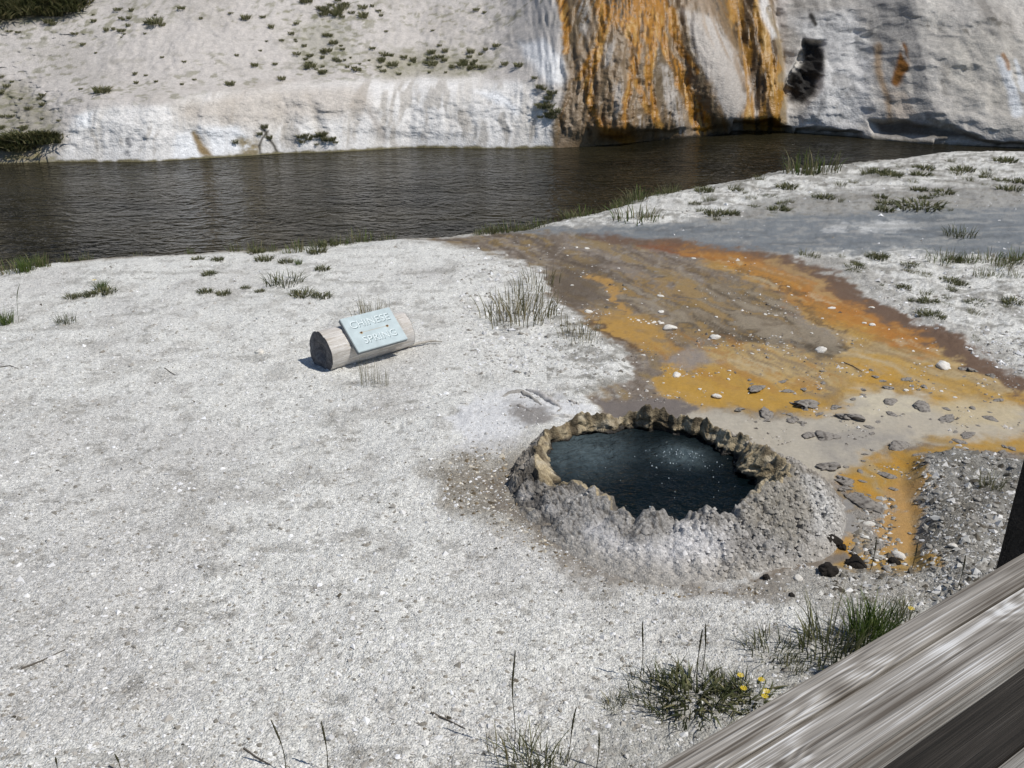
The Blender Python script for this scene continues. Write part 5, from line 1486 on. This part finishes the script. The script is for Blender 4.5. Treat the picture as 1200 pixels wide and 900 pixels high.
# shrubs across the river
def shrubs(pts, label, group, kind='shrub'):
    for x, y, h in pts:
        tuft(kind, x, y, h * random.uniform(0.7, 1.15), label, group, 'shrub', random.uniform(1.0, 2.0), 'hill_shrub', True)
rs = np.random.default_rng(31)
def area(poly, n, hmin, hmax):
    xs = [p_[0] for p_ in poly]; ys = [p_[1] for p_ in poly]; out = []
    while len(out) < n:
        x, y = rs.uniform(min(xs), max(xs)), rs.uniform(min(ys), max(ys))
        if poly_sd(np.array([x]), np.array([y]), poly)[0] > 0: out.append((x, y, rs.uniform(hmin, hmax)))
    return out
shrubs(area([(0, 0), (92, 0), (88, 14), (60, 20), (0, 22)], 44, 7, 13), 'dark shrub in the thicket high on the left hillside', 'thicket shrubs on the left hillside', 'thick')
shrubs(area([(0, 20), (90, 15), (160, 10), (230, 5), (150, 45), (60, 50), (0, 40)], 18, 3, 7), 'small shrub below the thicket on the pale hillside', 'small shrubs below the thicket')
shrubs(area([(0, 90), (40, 105), (75, 130), (70, 165), (40, 172), (0, 175)], 30, 3, 8), 'shrub on the low bank at the left end of the white ledge', 'shrubs at the left end of the ledge')
shrubs(area([(0, 162), (60, 158), (70, 172), (0, 176)], 20, 6, 12), 'dense green shrub at the water edge left of the ledge', 'waterside shrubs left of the ledge', 'thick')
shrubs(area([(390, 70), (480, 62), (510, 55), (560, 62), (580, 78), (520, 90), (430, 92)], 48, 3, 7), 'low shrub on the terrace above the white ledge', 'shrubs on the terrace above the ledge')
shrubs(area([(340, 45), (400, 40), (420, 80), (360, 90)], 26, 3, 7), 'small shrub on the slope left of the terrace', 'shrubs left of the terrace')
shrubs(area([(350, 0), (440, 0), (430, 22), (380, 22)], 22, 4, 8), 'shrub high on the slope above the terrace', 'shrubs above the terrace')
shrubs(area([(100, 20), (640, 5), (640, 60), (400, 60), (250, 105), (90, 110)], 38, 2.5, 5), 'scattered tiny shrub on the bare pale slope', 'tiny shrubs on the bare slope')
shrubs([(288, 22, 9), (318, 33, 8), (330, 93, 8), (298, 78, 6), (120, 108, 9), (182, 28, 10), (608, 78, 8), (592, 76, 6), (270, 100, 7), (358, 70, 5)], 'single shrub standing apart on the bare pale slope', 'lone shrubs on the bare slope')
shrubs(area([(620, 85), (634, 92), (645, 105), (652, 100), (652, 148), (634, 146), (628, 125), (640, 115)], 20, 4, 8), 'dark green shrub wedged between the white ledge and the orange flow', 'shrubs beside the orange flow')
shrubs(area([(350, 160), (392, 155), (394, 172), (355, 174)], 14, 3, 8), 'shrub on the foot of the white ledge by the water', 'shrubs on the ledge foot')
shrubs([(276, 168, 8), (305, 158, 8), (316, 163, 7), (310, 150, 6)], 'straggly shrub among the cracks of the white ledge', 'straggly shrubs in the ledge cracks')

# ------------------------------------------------------------------ boardwalk and railing
RZ = 2.15
def box(bm, x0, x1, y0, y1, z0, z1, bev=0.004):
    r = bmesh.ops.create_cube(bm, size=1)
    for v in r['verts']:
        v.co = Vector(((x0 + x1) / 2 + v.co.x * (x1 - x0), (y0 + y1) / 2 + v.co.y * (y1 - y0), (z0 + z1) / 2 + v.co.z * (z1 - z0)))
    ed = set(e for v in r['verts'] for e in v.link_edges)
    if bev: bmesh.ops.bevel(bm, geom=list(ed), offset=bev, segments=2, affect='EDGES')

def boxmesh(name, dims, mat, parent, loc=(0, 0, 0), bev=0.004, cuts=0):
    bm = bmesh.new(); box(bm, *dims, bev=bev)
    me = bpy.data.meshes.new(name); bm.to_mesh(me); bm.free()
    o = link(name, me, mat, parent); o.location = loc
    return o

def build_rail():
    a = PV(760, 900, RZ); b = PV(1200, 645, RZ)
    d = (b - a).normalized()
    ang = math.atan2(d.y, d.x)
    root = bpy.data.objects.new('wooden_railing', None); col.objects.link(root)
    tag(root, 'weathered grey wooden boardwalk railing with a dark post', 'railing')
    root.location = (a.x, a.y, 0); root.rotation_euler = (0, 0, ang)
    inv = Matrix.Rotation(-ang, 3, 'Z')
    def loc(px, py, z): return inv @ (PV(px, py, z) - Vector((a.x, a.y, 0)))
    # local: x along the rail, y outward (away from the deck), outer top edge at y = 0
    ymid = (loc(900, 861, RZ).y + loc(1200, 680, RZ).y) / 2
    ynear = (loc(1027, 900, RZ).y + loc(1200, 782, RZ).y) / 2
    print('RAIL ymid', ymid, 'ynear', ynear, 'ang', math.degrees(ang))
    ynear += 0.014
    boxmesh('top_rail', (-2.5, 4.5, ynear, ymid - 0.006, RZ - 0.04, RZ), M['rail_wood'], root, bev=0.007)
    yout = (loc(760, 900, RZ - 0.03).y + loc(1200, 645, RZ - 0.03).y) / 2
    boxmesh('outer_rail', (-2.5, 4.5, ymid + 0.006, yout, 4.9, 5 - 0.03), M['rail_wood'], root, (0, 0, RZ - 5), 0.006)
    pl = loc(1167, 658, RZ); cl = inv @ (Vector((0, 0, RZ)) - Vector((a.x, a.y, 0)))
    kk = (0.143 - cl.y) / (pl.y - cl.y); pl.x = cl.x + (pl.x - cl.x) * kk
    for k, x0 in enumerate((pl.x - 2.4, pl.x, pl.x + 2.4)):
        boxmesh('post', (0, 0.12, yout + 0.003, 0.143, -0.3, RZ + 0.35), M['post_shade_wood'], root, (x0, 0, 0), 0.008)
    boxmesh('added_shade_board', (-2.5, 4.5, -0.046, -0.004, RZ - 0.42, RZ - 0.135), M['post_shade_wood'], root, bev=0.004)  # added near-black board filling the shaded gap under the rail
    boxmesh('middle_rail', (-2.5, 4.5, ynear + 0.02, -0.05, RZ - 0.50, RZ - 0.38), M['deck_wood'], root, bev=0.005)
    # deck
    dk = bpy.data.objects.new('boardwalk', None); col.objects.link(dk)
    tag(dk, 'raised plank boardwalk behind the wooden railing', 'boardwalk')
    dk.location = root.location; dk.rotation_euler = root.rotation_euler
    me = None
    for i in range(44):
        if me is None:
            o = boxmesh('deck_plank', (0, 0.148, -1.9, ynear + 0.04, 1.16, 1.20), M['deck_wood'], dk); me = o.data
        else:
            o = link('deck_plank', me, None, dk)
        o.location = (-2.6 + i * 0.155, random.uniform(-0.006, 0.006), 0)
    for y0 in (-1.8, -1.0, ynear - 0.06):
        boxmesh('joist', (-2.6, 4.2, y0, y0 + 0.06, 0.92, 1.157), M['post_shade_wood'], dk)
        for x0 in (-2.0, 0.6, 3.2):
            boxmesh('support_post', (x0, x0 + 0.14, y0 - 0.04, y0 + 0.10, -0.3, 0.918), M['post_shade_wood'], dk)
build_rail()
